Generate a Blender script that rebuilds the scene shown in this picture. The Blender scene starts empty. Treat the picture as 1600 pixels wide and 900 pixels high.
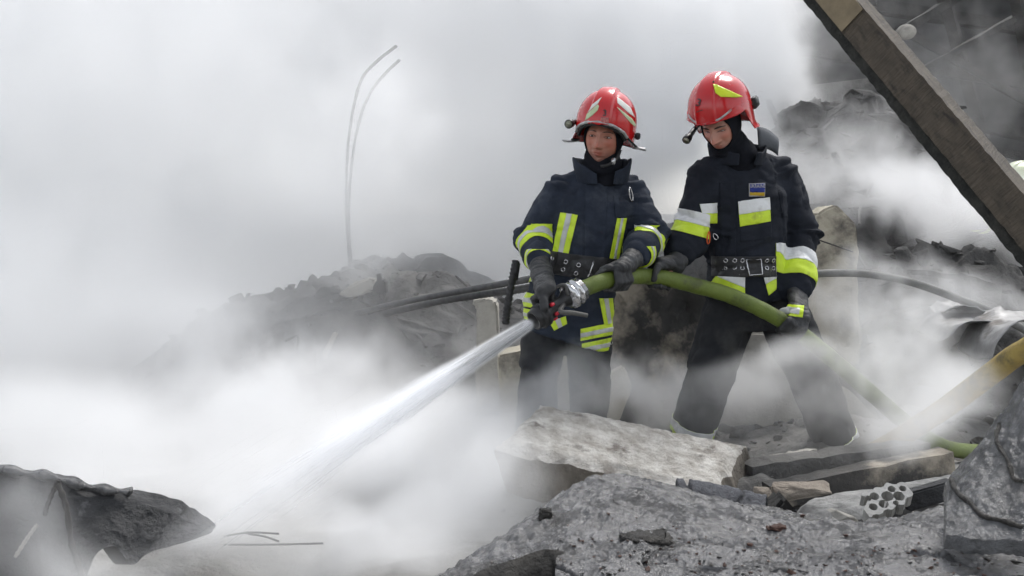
import bpy, bmesh, math, random, os
import numpy as np
from mathutils import Vector, Matrix, Quaternion
from mathutils.bvhtree import BVHTree

SC = bpy.context.scene
COL = SC.collection
R = math.radians
V = Vector

# ------------------------------------------------------------------ camera
CAM = V((0, 0, 1.15)); PITCH = R(4.0); FPX = 1716.0
cd = bpy.data.cameras.new('camera'); co = bpy.data.objects.new('camera', cd); COL.objects.link(co)
cd.lens = 36 * FPX / 1600; cd.clip_end = 600; cd.clip_start = .05
co.location = CAM; co.rotation_euler = (math.pi / 2 - PITCH, 0, 0); SC.camera = co
# ------------------------------------------------------------------ overcast sky
SUN_EL, SUN_AZ = R(58), R(35)          # azimuth measured from +Y (away from the camera) towards +X
wd = bpy.data.worlds.new('World'); SC.world = wd; wd.use_nodes = True
wn = wd.node_tree; sky = wn.nodes.new('ShaderNodeTexSky'); sky.sky_type = 'NISHITA'; sky.sun_disc = False
sky.sun_elevation = SUN_EL; sky.sun_rotation = SUN_AZ; sky.dust_density = 1.0; sky.air_density = 1.0; sky.ozone_density = 1.0
hs = wn.nodes.new('ShaderNodeHueSaturation'); hs.inputs['Saturation'].default_value = .24
wn.links.new(sky.outputs[0], hs.inputs['Color'])
wn.links.new(hs.outputs[0], wn.nodes['Background'].inputs[0]); wn.nodes['Background'].inputs[1].default_value = .125
# ------------------------------------------------------------------ veiled sun
sl = bpy.data.lights.new('sun', 'SUN'); sl.energy = 1.4; sl.angle = R(18); sl.color = (1, .97, .93)
so = bpy.data.objects.new('sun', sl); COL.objects.link(so)
sd = V((math.sin(SUN_AZ) * math.cos(SUN_EL), math.cos(SUN_AZ) * math.cos(SUN_EL), math.sin(SUN_EL)))
so.rotation_euler = sd.to_track_quat('Z', 'Y').to_euler(); so.location = (4, 4, 12)
# ------------------------------------------------------------------ exposure and render settings
vs = SC.view_settings; vs.view_transform = 'Standard'; vs.look = 'None'; vs.gamma = 1; vs.use_curve_mapping = False; vs.exposure = 1.08
cy = SC.cycles
cy.use_denoising = True; cy.use_adaptive_sampling = True; cy.adaptive_threshold = .07
cy.max_bounces = 14; cy.diffuse_bounces = 2; cy.glossy_bounces = 2; cy.transmission_bounces = 3; cy.transparent_max_bounces = 8
cy.volume_bounces = 10; cy.volume_step_rate = 3.8; cy.volume_max_steps = 256
cy.caustics_reflective = False; cy.caustics_refractive = False; cy.sample_clamp_indirect = 6

# ------------------------------------------------------------------ helpers
_c, _s = math.cos(PITCH), math.sin(PITCH)
def ray(u, v):
    x = (u - 800) / FPX; y = -(v - 450) / FPX
    return V((x, _c + y * _s, y * _c - _s))          # direction with camera depth 1
def P(u, v, Y):
    d = ray(u, v); return CAM + d * (Y / d.y)         # point seen at (u, v) that stands Y metres out

rng = np.random.default_rng(7)
_perm = np.tile(rng.permutation(256), 3); _grad = rng.normal(size=(256, 3)); _grad /= np.linalg.norm(_grad, axis=1)[:, None]
def perlin(p, seed=0):
    p = np.asarray(p, float) + seed * 17.31
    i = np.floor(p).astype(int); f = p - i; u = f * f * f * (f * (f * 6 - 15) + 10); i &= 255
    out = 0
    for dx in (0, 1):
        for dy in (0, 1):
            for dz in (0, 1):
                h = _perm[_perm[_perm[(i[:, 0] + dx) & 255] + ((i[:, 1] + dy) & 255)] + ((i[:, 2] + dz) & 255)]
                g = _grad[h & 255]
                d = (g * (f - np.array([dx, dy, dz]))).sum(1)
                w = (u[:, 0] if dx else 1 - u[:, 0]) * (u[:, 1] if dy else 1 - u[:, 1]) * (u[:, 2] if dz else 1 - u[:, 2])
                out = out + d * w
    return out * 1.5
def fbm(p, octv=4, seed=0, gain=.5):
    p = np.asarray(p, float); o = 0; a = 1
    for k in range(octv): o = o + a * perlin(p * 2 ** k, seed + k); a *= gain
    return o
def ridged(p, octv=3, seed=0):
    p = np.asarray(p, float); o = 0; a = 1
    for k in range(octv): o = o + a * (1 - 2 * np.abs(perlin(p * 2 ** k, seed + k))); a *= .5
    return o

def thing(name, label, cat, loc=(0, 0, 0), group=None, kind=None):
    o = bpy.data.objects.new(name, None); COL.objects.link(o); o.location = loc; o.empty_display_size = .1
    return tag(o, label, cat, group, kind)
def tag(o, label=None, cat=None, group=None, kind=None):
    if label: o['label'] = label
    if cat: o['category'] = cat
    if group: o['group'] = group
    if kind: o['kind'] = kind
    return o
def wloc(o):
    l = V((0, 0, 0))
    while o is not None: l = l + o.location; o = o.parent
    return l
def obj(name, bm, mat, parent=None, smooth=True, origin=None, free=True):
    """bm (world coordinates) -> one mesh object whose origin is its parent's (or the given origin)"""
    o0 = wloc(parent) if parent else V(origin) if origin is not None else V((0, 0, 0))
    me = bpy.data.meshes.new(name)
    if isinstance(bm, tuple):
        vv = np.asarray(bm[0], float) - np.array(o0); me.from_pydata(vv.tolist(), [], [list(f) for f in bm[1]])
    else:
        bm.to_mesh(me); me.transform(Matrix.Translation(-o0))
        if free: bm.free()
    if smooth: me.polygons.foreach_set('use_smooth', [True] * len(me.polygons))
    for m in (mat if isinstance(mat, (list, tuple)) else [mat]): me.materials.append(m)
    o = bpy.data.objects.new(name, me); COL.objects.link(o)
    if parent: o.parent = parent
    else: o.location = o0
    me.update()
    return o
def sharp(o, ang=40):
    me = o.data; bm = bmesh.new(); bm.from_mesh(me)
    for e in bm.edges:
        if len(e.link_faces) == 2 and e.calc_face_angle(0) > R(ang): e.smooth = False
    bm.to_mesh(me); bm.free(); return o

def basis(d, up=(0, 0, 1)):
    d = V(d).normalized(); u = V(up)
    if abs(d.dot(u.normalized())) > .97: u = V((1, 0, 0))
    x = d.cross(u).normalized(); return x, x.cross(d).normalized(), d
def ring(bm, c, x, y, n, ph=0): return [bm.verts.new(c + x * math.cos(ph + 2 * math.pi * k / n) + y * math.sin(ph + 2 * math.pi * k / n)) for k in range(n)]
def bridge(bm, a, b):
    n = len(a)
    for k in range(n): bm.faces.new((a[k], a[(k + 1) % n], b[(k + 1) % n], b[k]))
def rings(bm, rs, caps=True):
    for a, b in zip(rs, rs[1:]): bridge(bm, a, b)
    if caps: bm.faces.new(rs[0][::-1]); bm.faces.new(rs[-1])
def capsule(bm, a, b, ra, rb, n=14):
    a, b = V(a), V(b); x, y, d = basis(b - a if (b - a).length > 1e-6 else V((0, 0, 1))); rs = []
    for k in (-80, -45, -15): rs.append(ring(bm, a + d * ra * math.sin(R(k)), x * ra * math.cos(R(k)), y * ra * math.cos(R(k)), n))
    for k in (15, 45, 80): rs.append(ring(bm, b + d * rb * math.sin(R(k)), x * rb * math.cos(R(k)), y * rb * math.cos(R(k)), n))
    rings(bm, rs)
def chain(bm, pts, n=12):
    for (a, ra), (b, rb) in zip(pts, pts[1:]): capsule(bm, a, b, ra, rb, n)
def ball(bm, c, r, n=16, m=10, rot=None):
    r = V(r) if hasattr(r, '__len__') else V((r, r, r)); rs = []
    q = rot or Matrix.Identity(3)
    for i in range(m):
        t = math.pi * (i + .5) / m
        rs.append([bm.verts.new(V(c) + q @ V((r.x * math.sin(t) * math.cos(2 * math.pi * k / n), r.y * math.sin(t) * math.sin(2 * math.pi * k / n), -r.z * math.cos(t)))) for k in range(n)])
    rings(bm, rs)
def tube(bm, pts, rad, n=10, caps=True, flat=None):
    pts = [V(p) for p in pts]; rs = []; up = V((0, 0, 1)); N = len(pts)
    prev = None
    for i, p in enumerate(pts):
        d = (pts[min(i + 1, N - 1)] - pts[max(i - 1, 0)]).normalized()
        if prev is None: x, y, _ = basis(d)
        else:
            x = (prev - d * prev.dot(d)).normalized(); y = x.cross(d).normalized() * -1
            y = d.cross(x)
        prev = x
        r = rad[i] if hasattr(rad, '__len__') else rad
        rs.append(ring(bm, p, x * r, y * r, n))
    rings(bm, rs, caps)
def spline(pts, n=60):
    pts = np.array([list(p) for p in pts], float); m = len(pts); out = []
    e = np.vstack([2 * pts[0] - pts[1], pts, 2 * pts[-1] - pts[-2]])
    for t in np.linspace(0, m - 1 - 1e-6, n):
        i = int(t); f = t - i; a, b, c, d = e[i:i + 4]
        out.append(V(.5 * (2 * b + (c - a) * f + (2 * a - 5 * b + 4 * c - d) * f * f + (3 * b - a - 3 * c + d) * f ** 3)))
    return out
def box(bm, c, size, rot=None, bev=0):
    q = rot or Matrix.Identity(3); c = V(c); s = V(size) / 2
    vs_ = [bm.verts.new(c + q @ V((sx * s.x, sy * s.y, sz * s.z))) for sz in (-1, 1) for sx, sy in ((-1, -1), (1, -1), (1, 1), (-1, 1))]
    fs = [bm.faces.new([vs_[i] for i in f]) for f in ((3, 2, 1, 0), (4, 5, 6, 7), (0, 1, 5, 4), (1, 2, 6, 5), (2, 3, 7, 6), (3, 0, 4, 7))]
    if bev:
        es = list({e for f in fs for e in f.edges}); bmesh.ops.bevel(bm, geom=es, offset=bev, segments=2, affect='EDGES')
def bar(bm, a, b, w, h, up=(0, 0, 1), bev=0, n=1, wob=0, seed=0):
    a, b = V(a), V(b); x, y, d = basis(b - a, up); q = Matrix((x, y, d)).transposed()
    if n == 1: box(bm, (a + b) / 2, (w, h, (b - a).length), q, bev); return
    rs = []
    for k in range(n + 1):
        c = a.lerp(b, k / n)
        o = fbm(np.array([[k * .7 + i * 9.1, seed * 3.3, i * 1.7] for i in range(8)]), 3, seed) * wob
        rs.append([bm.verts.new(c + x * (sx * w / 2 + o[j]) + y * (sy * h / 2 + o[j + 4])) for j, (sx, sy) in enumerate(((-1, -1), (1, -1), (1, 1), (-1, 1)))])
    rings(bm, rs)

def remesh(bm, voxel, smooth=4, fac=.5):
    me = bpy.data.meshes.new('tmp'); bmesh.ops.recalc_face_normals(bm, faces=bm.faces); bm.to_mesh(me); bm.free()
    o = bpy.data.objects.new('tmp', me); COL.objects.link(o)
    m = o.modifiers.new('r', 'REMESH'); m.mode = 'VOXEL'; m.voxel_size = voxel
    if smooth: s = o.modifiers.new('s', 'SMOOTH'); s.iterations = smooth; s.factor = fac
    dg = bpy.context.evaluated_depsgraph_get(); e = o.evaluated_get(dg); me2 = bpy.data.meshes.new_from_object(e)
    b2 = bmesh.new(); b2.from_mesh(me2)
    bpy.data.objects.remove(o); bpy.data.meshes.remove(me); bpy.data.meshes.remove(me2)
    bmesh.ops.recalc_face_normals(b2, faces=b2.faces); b2.normal_update()
    return b2
def thicken(bm, t):
    """give an open sheet thickness: an inner copy pushed in along the normals, closed round the rim"""
    bm.normal_update(); faces = bm.faces[:]; rim = [e for e in bm.edges if e.is_boundary]; vm = {}
    for v in bm.verts[:]: vm[v] = bm.verts.new(v.co - v.normal * t)
    rimv = [(e.verts[0], e.verts[1], e.link_faces[0]) for e in rim]
    for f in faces:
        try: bm.faces.new([vm[v] for v in reversed(f.verts[:])])
        except ValueError: pass
    for a, b, f in rimv:
        vs_ = f.verts[:]; i = vs_.index(a)
        q = (b, a, vm[a], vm[b]) if vs_[(i + 1) % len(vs_)] == b else (a, b, vm[b], vm[a])
        try: bm.faces.new(q)
        except ValueError: pass
    bm.normal_update()
def coords(bm): return np.array([v.co[:] for v in bm.verts])
def norms(bm): bm.normal_update(); return np.array([v.normal[:] for v in bm.verts])
def setco(bm, a):
    for v, c in zip(bm.verts, a): v.co = c
    bm.normal_update()
def bvh(bm): return BVHTree.FromBMesh(bm)
def hit(tree, u, v):
    d = ray(u, v).normalized(); l, n, i, dist = tree.ray_cast(CAM, d)
    return (l, n) if l is not None else (None, None)

def patch(bm, planes, off=.003, thick=.003, front=None, rangeY=None, test=None):
    """the piece of a garment's surface inside the planes, lifted off it: a strip, pocket, badge"""
    b = bm.copy()
    for c, n in planes:
        g = b.verts[:] + b.edges[:] + b.faces[:]
        if not g: break
        bmesh.ops.bisect_plane(b, geom=g, plane_co=c, plane_no=n, clear_inner=True, dist=1e-6)
    b.normal_update()
    kill = []
    for f in b.faces:
        c = f.calc_center_median()
        if front is not None and f.normal.dot((CAM - c).normalized()) < front: kill.append(f)
        elif rangeY and not (rangeY[0] <= c.y <= rangeY[1]): kill.append(f)
        elif test and not test(c, f.normal): kill.append(f)
    if kill: bmesh.ops.delete(b, geom=kill, context='FACES')
    islands(b); b.normal_update()
    for v in b.verts: v.co += v.normal * off
    thicken(b, thick)
    return b
def islands(b):
    """keep the largest connected piece"""
    seen = set(); best = []
    for f in b.faces:
        if f in seen: continue
        st = [f]; seen.add(f); isl = []
        while st:
            g_ = st.pop(); isl.append(g_)
            for e in g_.edges:
                for h in e.link_faces:
                    if h not in seen: seen.add(h); st.append(h)
        best.append(isl)
    if not best: return
    big = max(len(i) for i in best)      # of the sizeable pieces keep the one nearest the viewer's side
    best = min((i for i in best if len(i) > .3 * big), key=lambda i: sum(f.calc_center_median().y for f in i) / len(i))
    bs = set(best); bmesh.ops.delete(b, geom=[f for f in b.faces if f not in bs], context='FACES')
    bmesh.ops.delete(b, geom=[v for v in b.verts if not v.link_faces], context='VERTS')
def pxplanes(poly):
    rs = [ray(*p).normalized() for p in poly]; c = sum(rs, V((0, 0, 0))); out = []
    for a, b in zip(rs, rs[1:] + rs[:1]):
        n = a.cross(b).normalized()
        if n.dot(c) < 0: n = -n
        out.append((CAM, n))
    return out
def bandplanes(a, b, t0, t1):
    a, b = V(a), V(b); d = b - a
    return [(a + d * t0, d.normalized()), (a + d * t1, -d.normalized())]
def text_on(tree, txt, u, v, h, off, slant=0., rot=0., sx=1.):
    """lettering laid onto a surface (height in photo pixels, centre u, v)"""
    cu = bpy.data.curves.new('t', 'FONT'); cu.body = txt; cu.align_x = 'CENTER'; cu.align_y = 'CENTER'; cu.size = 1.35; cu.offset = .02
    o = bpy.data.objects.new('t', cu); COL.objects.link(o)
    dg = bpy.context.evaluated_depsgraph_get(); me = bpy.data.meshes.new_from_object(o.evaluated_get(dg))
    b = bmesh.new(); b.from_mesh(me); bpy.data.objects.remove(o); bpy.data.curves.remove(cu); bpy.data.meshes.remove(me)
    bmesh.ops.triangulate(b, faces=b.faces[:])
    bmesh.ops.subdivide_edges(b, edges=b.edges[:], cuts=1)
    for w in b.verts:
        x, y = w.co.x * h * sx, w.co.y * h; x, y = x * math.cos(rot) - y * math.sin(rot) + slant * y, x * math.sin(rot) + y * math.cos(rot)
        l, n = hit(tree, u + x, v - y)
        if l is None: l, n = hit(tree, u, v)
        w.co = l + n * off
    return b

# ------------------------------------------------------------------ materials
def nodes(name):
    m = bpy.data.materials.new(name); m.use_nodes = True; nt = m.node_tree; return m, nt, nt.nodes['Principled BSDF']
def mat(name, c1, c2=None, rough=.8, scale=4, detail=6, bump=0., bscale=None, c3=None, s3=1.5, t3=(.5, .62), rough2=None, metal=0, spec=.5, stretch=None, coat=0, streak=0, vor=0, bdist=.02):
    m, nt, b = nodes(name); L = nt.links.new; N = nt.nodes.new
    tc = N('ShaderNodeTexCoord'); src = tc.outputs['Object']
    if stretch:
        mp = N('ShaderNodeMapping'); mp.inputs['Scale'].default_value = stretch; L(src, mp.inputs[0]); src = mp.outputs[0]
    b.inputs['Roughness'].default_value = rough; b.inputs['Metallic'].default_value = metal; b.inputs['Specular IOR Level'].default_value = spec
    b.inputs['Coat Weight'].default_value = coat; b.inputs['Coat Roughness'].default_value = .08
    col = None
    if c2:
        n = N('ShaderNodeTexNoise'); n.inputs['Scale'].default_value = scale; n.inputs['Detail'].default_value = detail; n.inputs['Roughness'].default_value = .62; L(src, n.inputs['Vector'])
        r = N('ShaderNodeValToRGB'); r.color_ramp.elements[0].position = .34; r.color_ramp.elements[1].position = .66
        r.color_ramp.elements[0].color = (*c1, 1); r.color_ramp.elements[1].color = (*c2, 1); L(n.outputs[0], r.inputs[0]); col = r.outputs[0]
        if c3:
            n3 = N('ShaderNodeTexNoise'); n3.inputs['Scale'].default_value = s3; n3.inputs['Detail'].default_value = 7; n3.inputs['Roughness'].default_value = .65; L(src, n3.inputs['Vector'])
            r3 = N('ShaderNodeValToRGB'); r3.color_ramp.elements[0].position, r3.color_ramp.elements[1].position = t3; L(n3.outputs[0], r3.inputs[0])
            mx = N('ShaderNodeMix'); mx.data_type = 'RGBA'; L(r3.outputs[0], mx.inputs[0]); L(col, mx.inputs[6]); mx.inputs[7].default_value = (*c3, 1); col = mx.outputs[2]
            if rough2 is not None:
                mr = N('ShaderNodeMapRange'); mr.inputs['To Min'].default_value = rough; mr.inputs['To Max'].default_value = rough2; L(r3.outputs[0], mr.inputs[0]); L(mr.outputs[0], b.inputs['Roughness'])
        L(col, b.inputs['Base Color'])
    else: b.inputs['Base Color'].default_value = (*c1, 1)
    if bump:
        bn = N('ShaderNodeTexNoise'); bn.inputs['Scale'].default_value = bscale or scale * 4; bn.inputs['Detail'].default_value = 8; bn.inputs['Roughness'].default_value = .68; L(src, bn.inputs['Vector'])
        h = bn.outputs[0]
        if vor:
            vo = N('ShaderNodeTexVoronoi'); vo.feature = 'DISTANCE_TO_EDGE'; vo.inputs['Scale'].default_value = vor
            wv = N('ShaderNodeVectorMath'); wv.operation = 'MULTIPLY_ADD'; wv.inputs[1].default_value = (.3, .3, .3); L(bn.outputs['Color'], wv.inputs[0]); L(src, wv.inputs[2]); L(wv.outputs[0], vo.inputs['Vector'])
            rr = N('ShaderNodeValToRGB'); rr.color_ramp.elements[1].position = .05; L(vo.outputs[0], rr.inputs[0])
            ma = N('ShaderNodeMath'); ma.operation = 'MULTIPLY_ADD'; ma.inputs[1].default_value = .8; L(rr.outputs[0], ma.inputs[0]); L(h, ma.inputs[2]); h = ma.outputs[0]
        bp = N('ShaderNodeBump'); bp.inputs['Strength'].default_value = bump; bp.inputs['Distance'].default_value = bdist; L(h, bp.inputs['Height']); L(bp.outputs[0], b.inputs['Normal'])
    return m
M = {}
M['ground'] = mat('ground', (.17, .165, .155), (.3, .295, .28), .9, 2.2, bump=.8, bscale=9, c3=(.38, .375, .36), s3=.9, bdist=.05)
M['char'] = mat('charred_rubble', (.025, .025, .025), (.085, .082, .078), .85, 3.5, bump=1, bscale=14, c3=(.15, .145, .135), s3=2.2, t3=(.55, .72), bdist=.04)
M['rubble'] = mat('grey_rubble', (.09, .088, .083), (.2, .195, .185), .9, 4, bump=.9, bscale=16, c3=(.05, .05, .05), s3=1.6, bdist=.03)
M['concrete'] = mat('pale_concrete', (.3, .285, .25), (.46, .44, .4), .9, 5, bump=.6, bscale=30, c3=(.17, .16, .145), s3=2.4, t3=(.52, .7))
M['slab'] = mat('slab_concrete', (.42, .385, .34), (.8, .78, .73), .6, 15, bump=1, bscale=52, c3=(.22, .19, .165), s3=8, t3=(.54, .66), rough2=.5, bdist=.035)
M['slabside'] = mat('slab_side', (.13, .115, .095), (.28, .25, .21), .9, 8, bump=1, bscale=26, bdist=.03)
M['scorched'] = mat('scorched_concrete', (.03, .03, .03), (.09, .085, .08), .9, 4, bump=.7, bscale=20, c3=(.36, .32, .26), s3=1.9, t3=(.5, .6))
M['cream'] = mat('cream_block', (.36, .33, .26), (.5, .46, .37), .9, 5, bump=.5, bscale=25, c3=(.1, .09, .08), s3=3, t3=(.5, .64))
M['bitumen'] = mat('bitumen_sheet', (.034, .034, .036), (.115, .115, .118), .28, 20, bump=.6, bscale=42, c3=(.035, .033, .031), s3=6, t3=(.5, .68), rough2=.17, spec=.9, vor=4, bdist=.018)
M['bitumen2'] = mat('wet_bitumen_sheet', (.028, .029, .031), (.11, .113, .12), .2, 18, bump=.6, bscale=42, c3=(.035, .035, .035), s3=2.6, t3=(.45, .7), rough2=.16, spec=.8, bdist=.02)
M['tar'] = mat('black_tar_edge', (.012, .012, .012), (.05, .046, .04), .7, 12, bump=1, bscale=60, bdist=.02)
M['mound'] = mat('dark_wet_concrete', (.022, .023, .025), (.06, .06, .062), .55, 5, bump=.9, bscale=26, c3=(.2, .2, .205), s3=9, t3=(.62, .72), bdist=.03)
M['wood'] = mat('weathered_beam', (.05, .04, .03), (.125, .1, .075), .8, 7, bump=.9, bscale=30, c3=(.035, .028, .023), s3=4, stretch=(1, 1, .22), bdist=.012)
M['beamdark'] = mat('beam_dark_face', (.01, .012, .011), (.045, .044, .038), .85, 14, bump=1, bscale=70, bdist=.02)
M['rust'] = mat('rusty_steel', (.05, .028, .02), (.12, .07, .045), .75, 14, bump=.5, bscale=50)
M['steel'] = mat('burnt_steel', (.05, .05, .05), (.11, .108, .1), .6, 9, metal=.3, bump=.3, bscale=40)
M['rod'] = mat('dark_rod', (.028, .028, .03), (.07, .07, .07), .55, 20)
M['sheetmetal'] = mat('crumpled_sheet_metal', (.2, .2, .2), (.36, .36, .36), .5, 5, metal=.5, bump=.35, bscale=14, c3=(.1, .09, .08), s3=3, t3=(.55, .68))
M['roofdark'] = mat('burnt_timber', (.012, .012, .012), (.04, .038, .036), .85, 6, bump=.6, bscale=30)
M['wall'] = mat('sooty_wall', (.02, .021, .022), (.05, .05, .05), .95, 1.2, bump=.4, bscale=8)
M['navy'] = mat('navy_cloth', (.012, .0165, .027), (.027, .035, .053), .85, 7, bump=.5, bscale=160, c3=(.055, .062, .075), s3=5, t3=(.56, .8), spec=.25, bdist=.006)
M['navy2'] = mat('dark_navy_cloth', (.007, .0092, .0145), (.016, .0195, .029), .85, 7, bump=.5, bscale=160, c3=(.022, .025, .033), s3=5, t3=(.58, .8), spec=.25, bdist=.006)
M['trouser'] = mat('charcoal_trousers', (.012, .013, .016), (.028, .029, .032), .9, 6, bump=.5, bscale=140, c3=(.06, .06, .058), s3=3.5, t3=(.52, .75), spec=.2, bdist=.006)
M['hood'] = mat('black_knit', (.006, .007, .010), (.012, .013, .018), .95, 20, bump=.6, bscale=220, spec=.15, bdist=.004)
M['glove'] = mat('black_glove', (.01, .011, .013), (.035, .036, .038), .6, 9, bump=.7, bscale=60, c3=(.085, .088, .09), s3=11, t3=(.56, .74), rough2=.4, bdist=.008)
M['yellow'] = mat('lime_reflective_tape', (.5, .66, .02), (.62, .8, .04), .5, 12, c3=(.2, .24, .04), s3=12, t3=(.53, .76), bump=.15, bscale=80)
M['silver'] = mat('silver_reflective_tape', (.42, .43, .42), (.56, .57, .56), .35, 12, c3=(.2, .2, .19), s3=12, t3=(.52, .76), bump=.15, bscale=80)
M['white'] = mat('white_reflective_tape', (.6, .61, .61), (.74, .75, .75), .4, 12, c3=(.3, .3, .29), s3=12, t3=(.53, .78), bump=.15, bscale=80)
M['red'] = mat('red_helmet_shell', (.42, .006, .009), (.52, .01, .012), .22, 7, c3=(.26, .012, .012), s3=14, t3=(.56, .78), rough2=.42, coat=.25)
M['sticker'] = mat('pale_green_sticker', (.42, .5, .3), (.5, .58, .38), .4, 20)
M['stickerw'] = mat('pale_sticker', (.6, .62, .58), (.7, .71, .68), .35, 20)
M['lime'] = mat('lime_sticker', (.52, .62, .012), (.6, .7, .02), .4, 20)
M['emblem'] = mat('worn_emblem', (.2, .02, .02), (.5, .2, .18), .5, 150)
M['black'] = mat('black_plastic', (.012, .012, .013), None, .4)
M['dark'] = mat('black_rubber', (.014, .014, .015), (.025, .025, .026), .7, 20)
M['trim'] = mat('grey_edge_trim', (.2, .2, .2), (.5, .5, .5), .35, 30, metal=.4)
M['chrome'] = mat('worn_chrome', (.45, .45, .46), (.6, .6, .61), .25, 30, metal=.9)
M['lens'] = mat('torch_lens', (.5, .5, .38), (.62, .62, .5), .15, 60)
M['leather'] = mat('black_leather', (.01, .01, .011), (.024, .024, .026), .5, 18, bump=.3, bscale=90)
M['hose'] = mat('green_hose', (.085, .12, .014), (.13, .175, .024), .55, 8, bump=.35, bscale=90, c3=(.045, .05, .018), s3=9, t3=(.5, .68))
M['hose2'] = mat('dusty_yellow_hose', (.3, .21, .05), (.4, .3, .09), .7, 10, bump=.4, bscale=90, c3=(.16, .13, .06), s3=6)
M['hosegrey'] = mat('grey_hose', (.13, .13, .125), (.19, .19, .18), .7, 10, bump=.3, bscale=80)
M['redmark'] = mat('red_marking', (.6, .02, .04), None, .4)
M['orange'] = mat('orange_anodised', (.6, .09, .02), None, .35, metal=.4)
M['blue'] = mat('badge_blue', (.01, .025, .2), None, .7)
M['badge'] = mat('badge_yellow', (.42, .27, .01), None, .7)
M['grey'] = mat('grey_lettering', (.35, .35, .35), None, .7)
M['iron'] = mat('twisted_wire', (.02, .02, .02), (.05, .045, .04), .7, 20)
M['collar'] = mat('grey_collar_lining', (.07, .078, .09), (.11, .118, .13), .85, 8, bump=.4, bscale=160)
M['brick'] = mat('pale_hollow_brick', (.42, .41, .38), (.58, .57, .54), .8, 12, bump=.4, bscale=50)
M['ash'] = mat('ash_board', (.16, .16, .155), (.36, .36, .35), .75, 14, bump=1, bscale=45, c3=(.08, .08, .08), s3=6, bdist=.02)
M['stone'] = mat('brown_stone', (.16, .135, .11), (.3, .265, .22), .9, 7, bump=.9, bscale=26, bdist=.02)
M['rustbit'] = mat('rusty_flakes', (.035, .018, .013), (.09, .045, .032), .8, 20, bump=.6, bscale=60)
M['boot'] = mat('black_boot', (.012, .012, .012), (.03, .03, .03), .6, 10, bump=.3, bscale=60)
def skin_mat(name, base, red):
    m, nt, b = nodes(name); L = nt.links.new; N = nt.nodes.new
    at = N('ShaderNodeAttribute'); at.attribute_name = 'tint'
    tc = N('ShaderNodeTexCoord'); n = N('ShaderNodeTexNoise'); n.inputs['Scale'].default_value = 40; L(tc.outputs['Object'], n.inputs['Vector'])
    mx = N('ShaderNodeMix'); mx.data_type = 'RGBA'; L(n.outputs[0], mx.inputs[0]); mx.inputs[6].default_value = (*base, 1); mx.inputs[7].default_value = (*red, 1)
    mu = N('ShaderNodeMix'); mu.data_type = 'RGBA'; mu.blend_type = 'MULTIPLY'; mu.inputs[0].default_value = 1; L(mx.outputs[2], mu.inputs[6]); L(at.outputs['Color'], mu.inputs[7])
    n2 = N('ShaderNodeTexNoise'); n2.inputs['Scale'].default_value = 320; n2.inputs['Detail'].default_value = 4; L(tc.outputs['Object'], n2.inputs['Vector']); bp = N('ShaderNodeBump'); bp.inputs['Strength'].default_value = .5; bp.inputs['Distance'].default_value = .002; L(n2.outputs[0], bp.inputs['Height']); L(bp.outputs[0], b.inputs['Normal'])
    L(mu.outputs[2], b.inputs['Base Color']); b.inputs['Roughness'].default_value = .45; b.inputs['Subsurface Weight'].default_value = .12; b.inputs['Subsurface Radius'].default_value = (.01, .004, .002); b.inputs['Subsurface Scale'].default_value = .5
    return m

# ================================================================== THE SETTING
def grid(pts, nu, nv, flip=False):
    f = []
    for i in range(nu - 1):
        for j in range(nv - 1):
            a = i * nv + j; q = (a, a + nv, a + nv + 1, a + 1); f.append(q[::-1] if flip else q)
    return (np.asarray(pts), f)
def sheet_far(name, x0, x1, y0, y1, nx, ny, fz, m):
    X, Y = np.meshgrid(np.linspace(x0, x1, nx), np.linspace(y0, y1, ny), indexing='ij')
    p = np.stack([X.ravel(), Y.ravel(), np.zeros(X.size)], 1); p[:, 2] = fz(p)
    return obj(name, grid(p, nx, ny), m)
def gz(p):
    q = p.copy(); q[:, 2] = 0
    return -.06 + .07 * fbm(q * .8, 4, 3) + .03 * ridged(q * 3, 3, 5)
g = sheet_far('ground', -14, 14, .2, 24, 260, 230, gz, M['ground']); tag(g, kind='structure')
# the same ground carried out to the horizon, one skirt round the near sheet
bm = bmesh.new()
o4 = [(-300, -80), (300, -80), (300, 500), (-300, 500)]; i4 = [(-14.2, 0), (14.2, 0), (14.2, 24.2), (-14.2, 24.2)]
a = [bm.verts.new((x, y, -.2)) for x, y in o4]; b = [bm.verts.new((x, y, -.2)) for x, y in i4]
for k in range(4): bm.faces.new((a[k], a[(k + 1) % 4], b[(k + 1) % 4], b[k]))
tag(obj('ground_plain', bm, M['ground']), kind='structure')

def heap(name, cx, cy, rx, ry, h, seed, m, rough=.25, n=90, rot=0, power=1.5, z0=-.15, skew=0):
    """a mound of collapsed masonry: a height field with broken, stepped relief"""
    t = np.linspace(-1, 1, n); X, Y = np.meshgrid(t, t, indexing='ij'); r = np.sqrt(X ** 2 + Y ** 2)
    prof = np.clip(1 - r, 0, 1) ** power if power else 0
    prof = np.clip(1 - r ** 2, 0, 1) ** power * (1 + skew * X)
    c, s = math.cos(rot), math.sin(rot)
    p = np.stack([cx + (X * rx * c - Y * ry * s).ravel(), cy + (X * rx * s + Y * ry * c).ravel(), np.zeros(X.size)], 1)
    q = p.copy(); q[:, 2] = seed * 3.7
    d = .5 * fbm(q * 1.3, 3, seed) + .5 * ridged(q * 2.6, 3, seed + 9) + .25 * np.abs(perlin(q * 8, seed + 4)) + .12 * np.abs(perlin(q * 19, seed + 6))
    p[:, 2] = z0 + prof.ravel() * h * (1 + rough * d) + .03 * d * (prof.ravel() > .01)
    p[:, 0] += .05 * fbm(q * 5, 2, seed + 2); p[:, 1] += .05 * fbm(q * 5, 2, seed + 3)
    return obj(name, grid(p, n, n), m)

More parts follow.
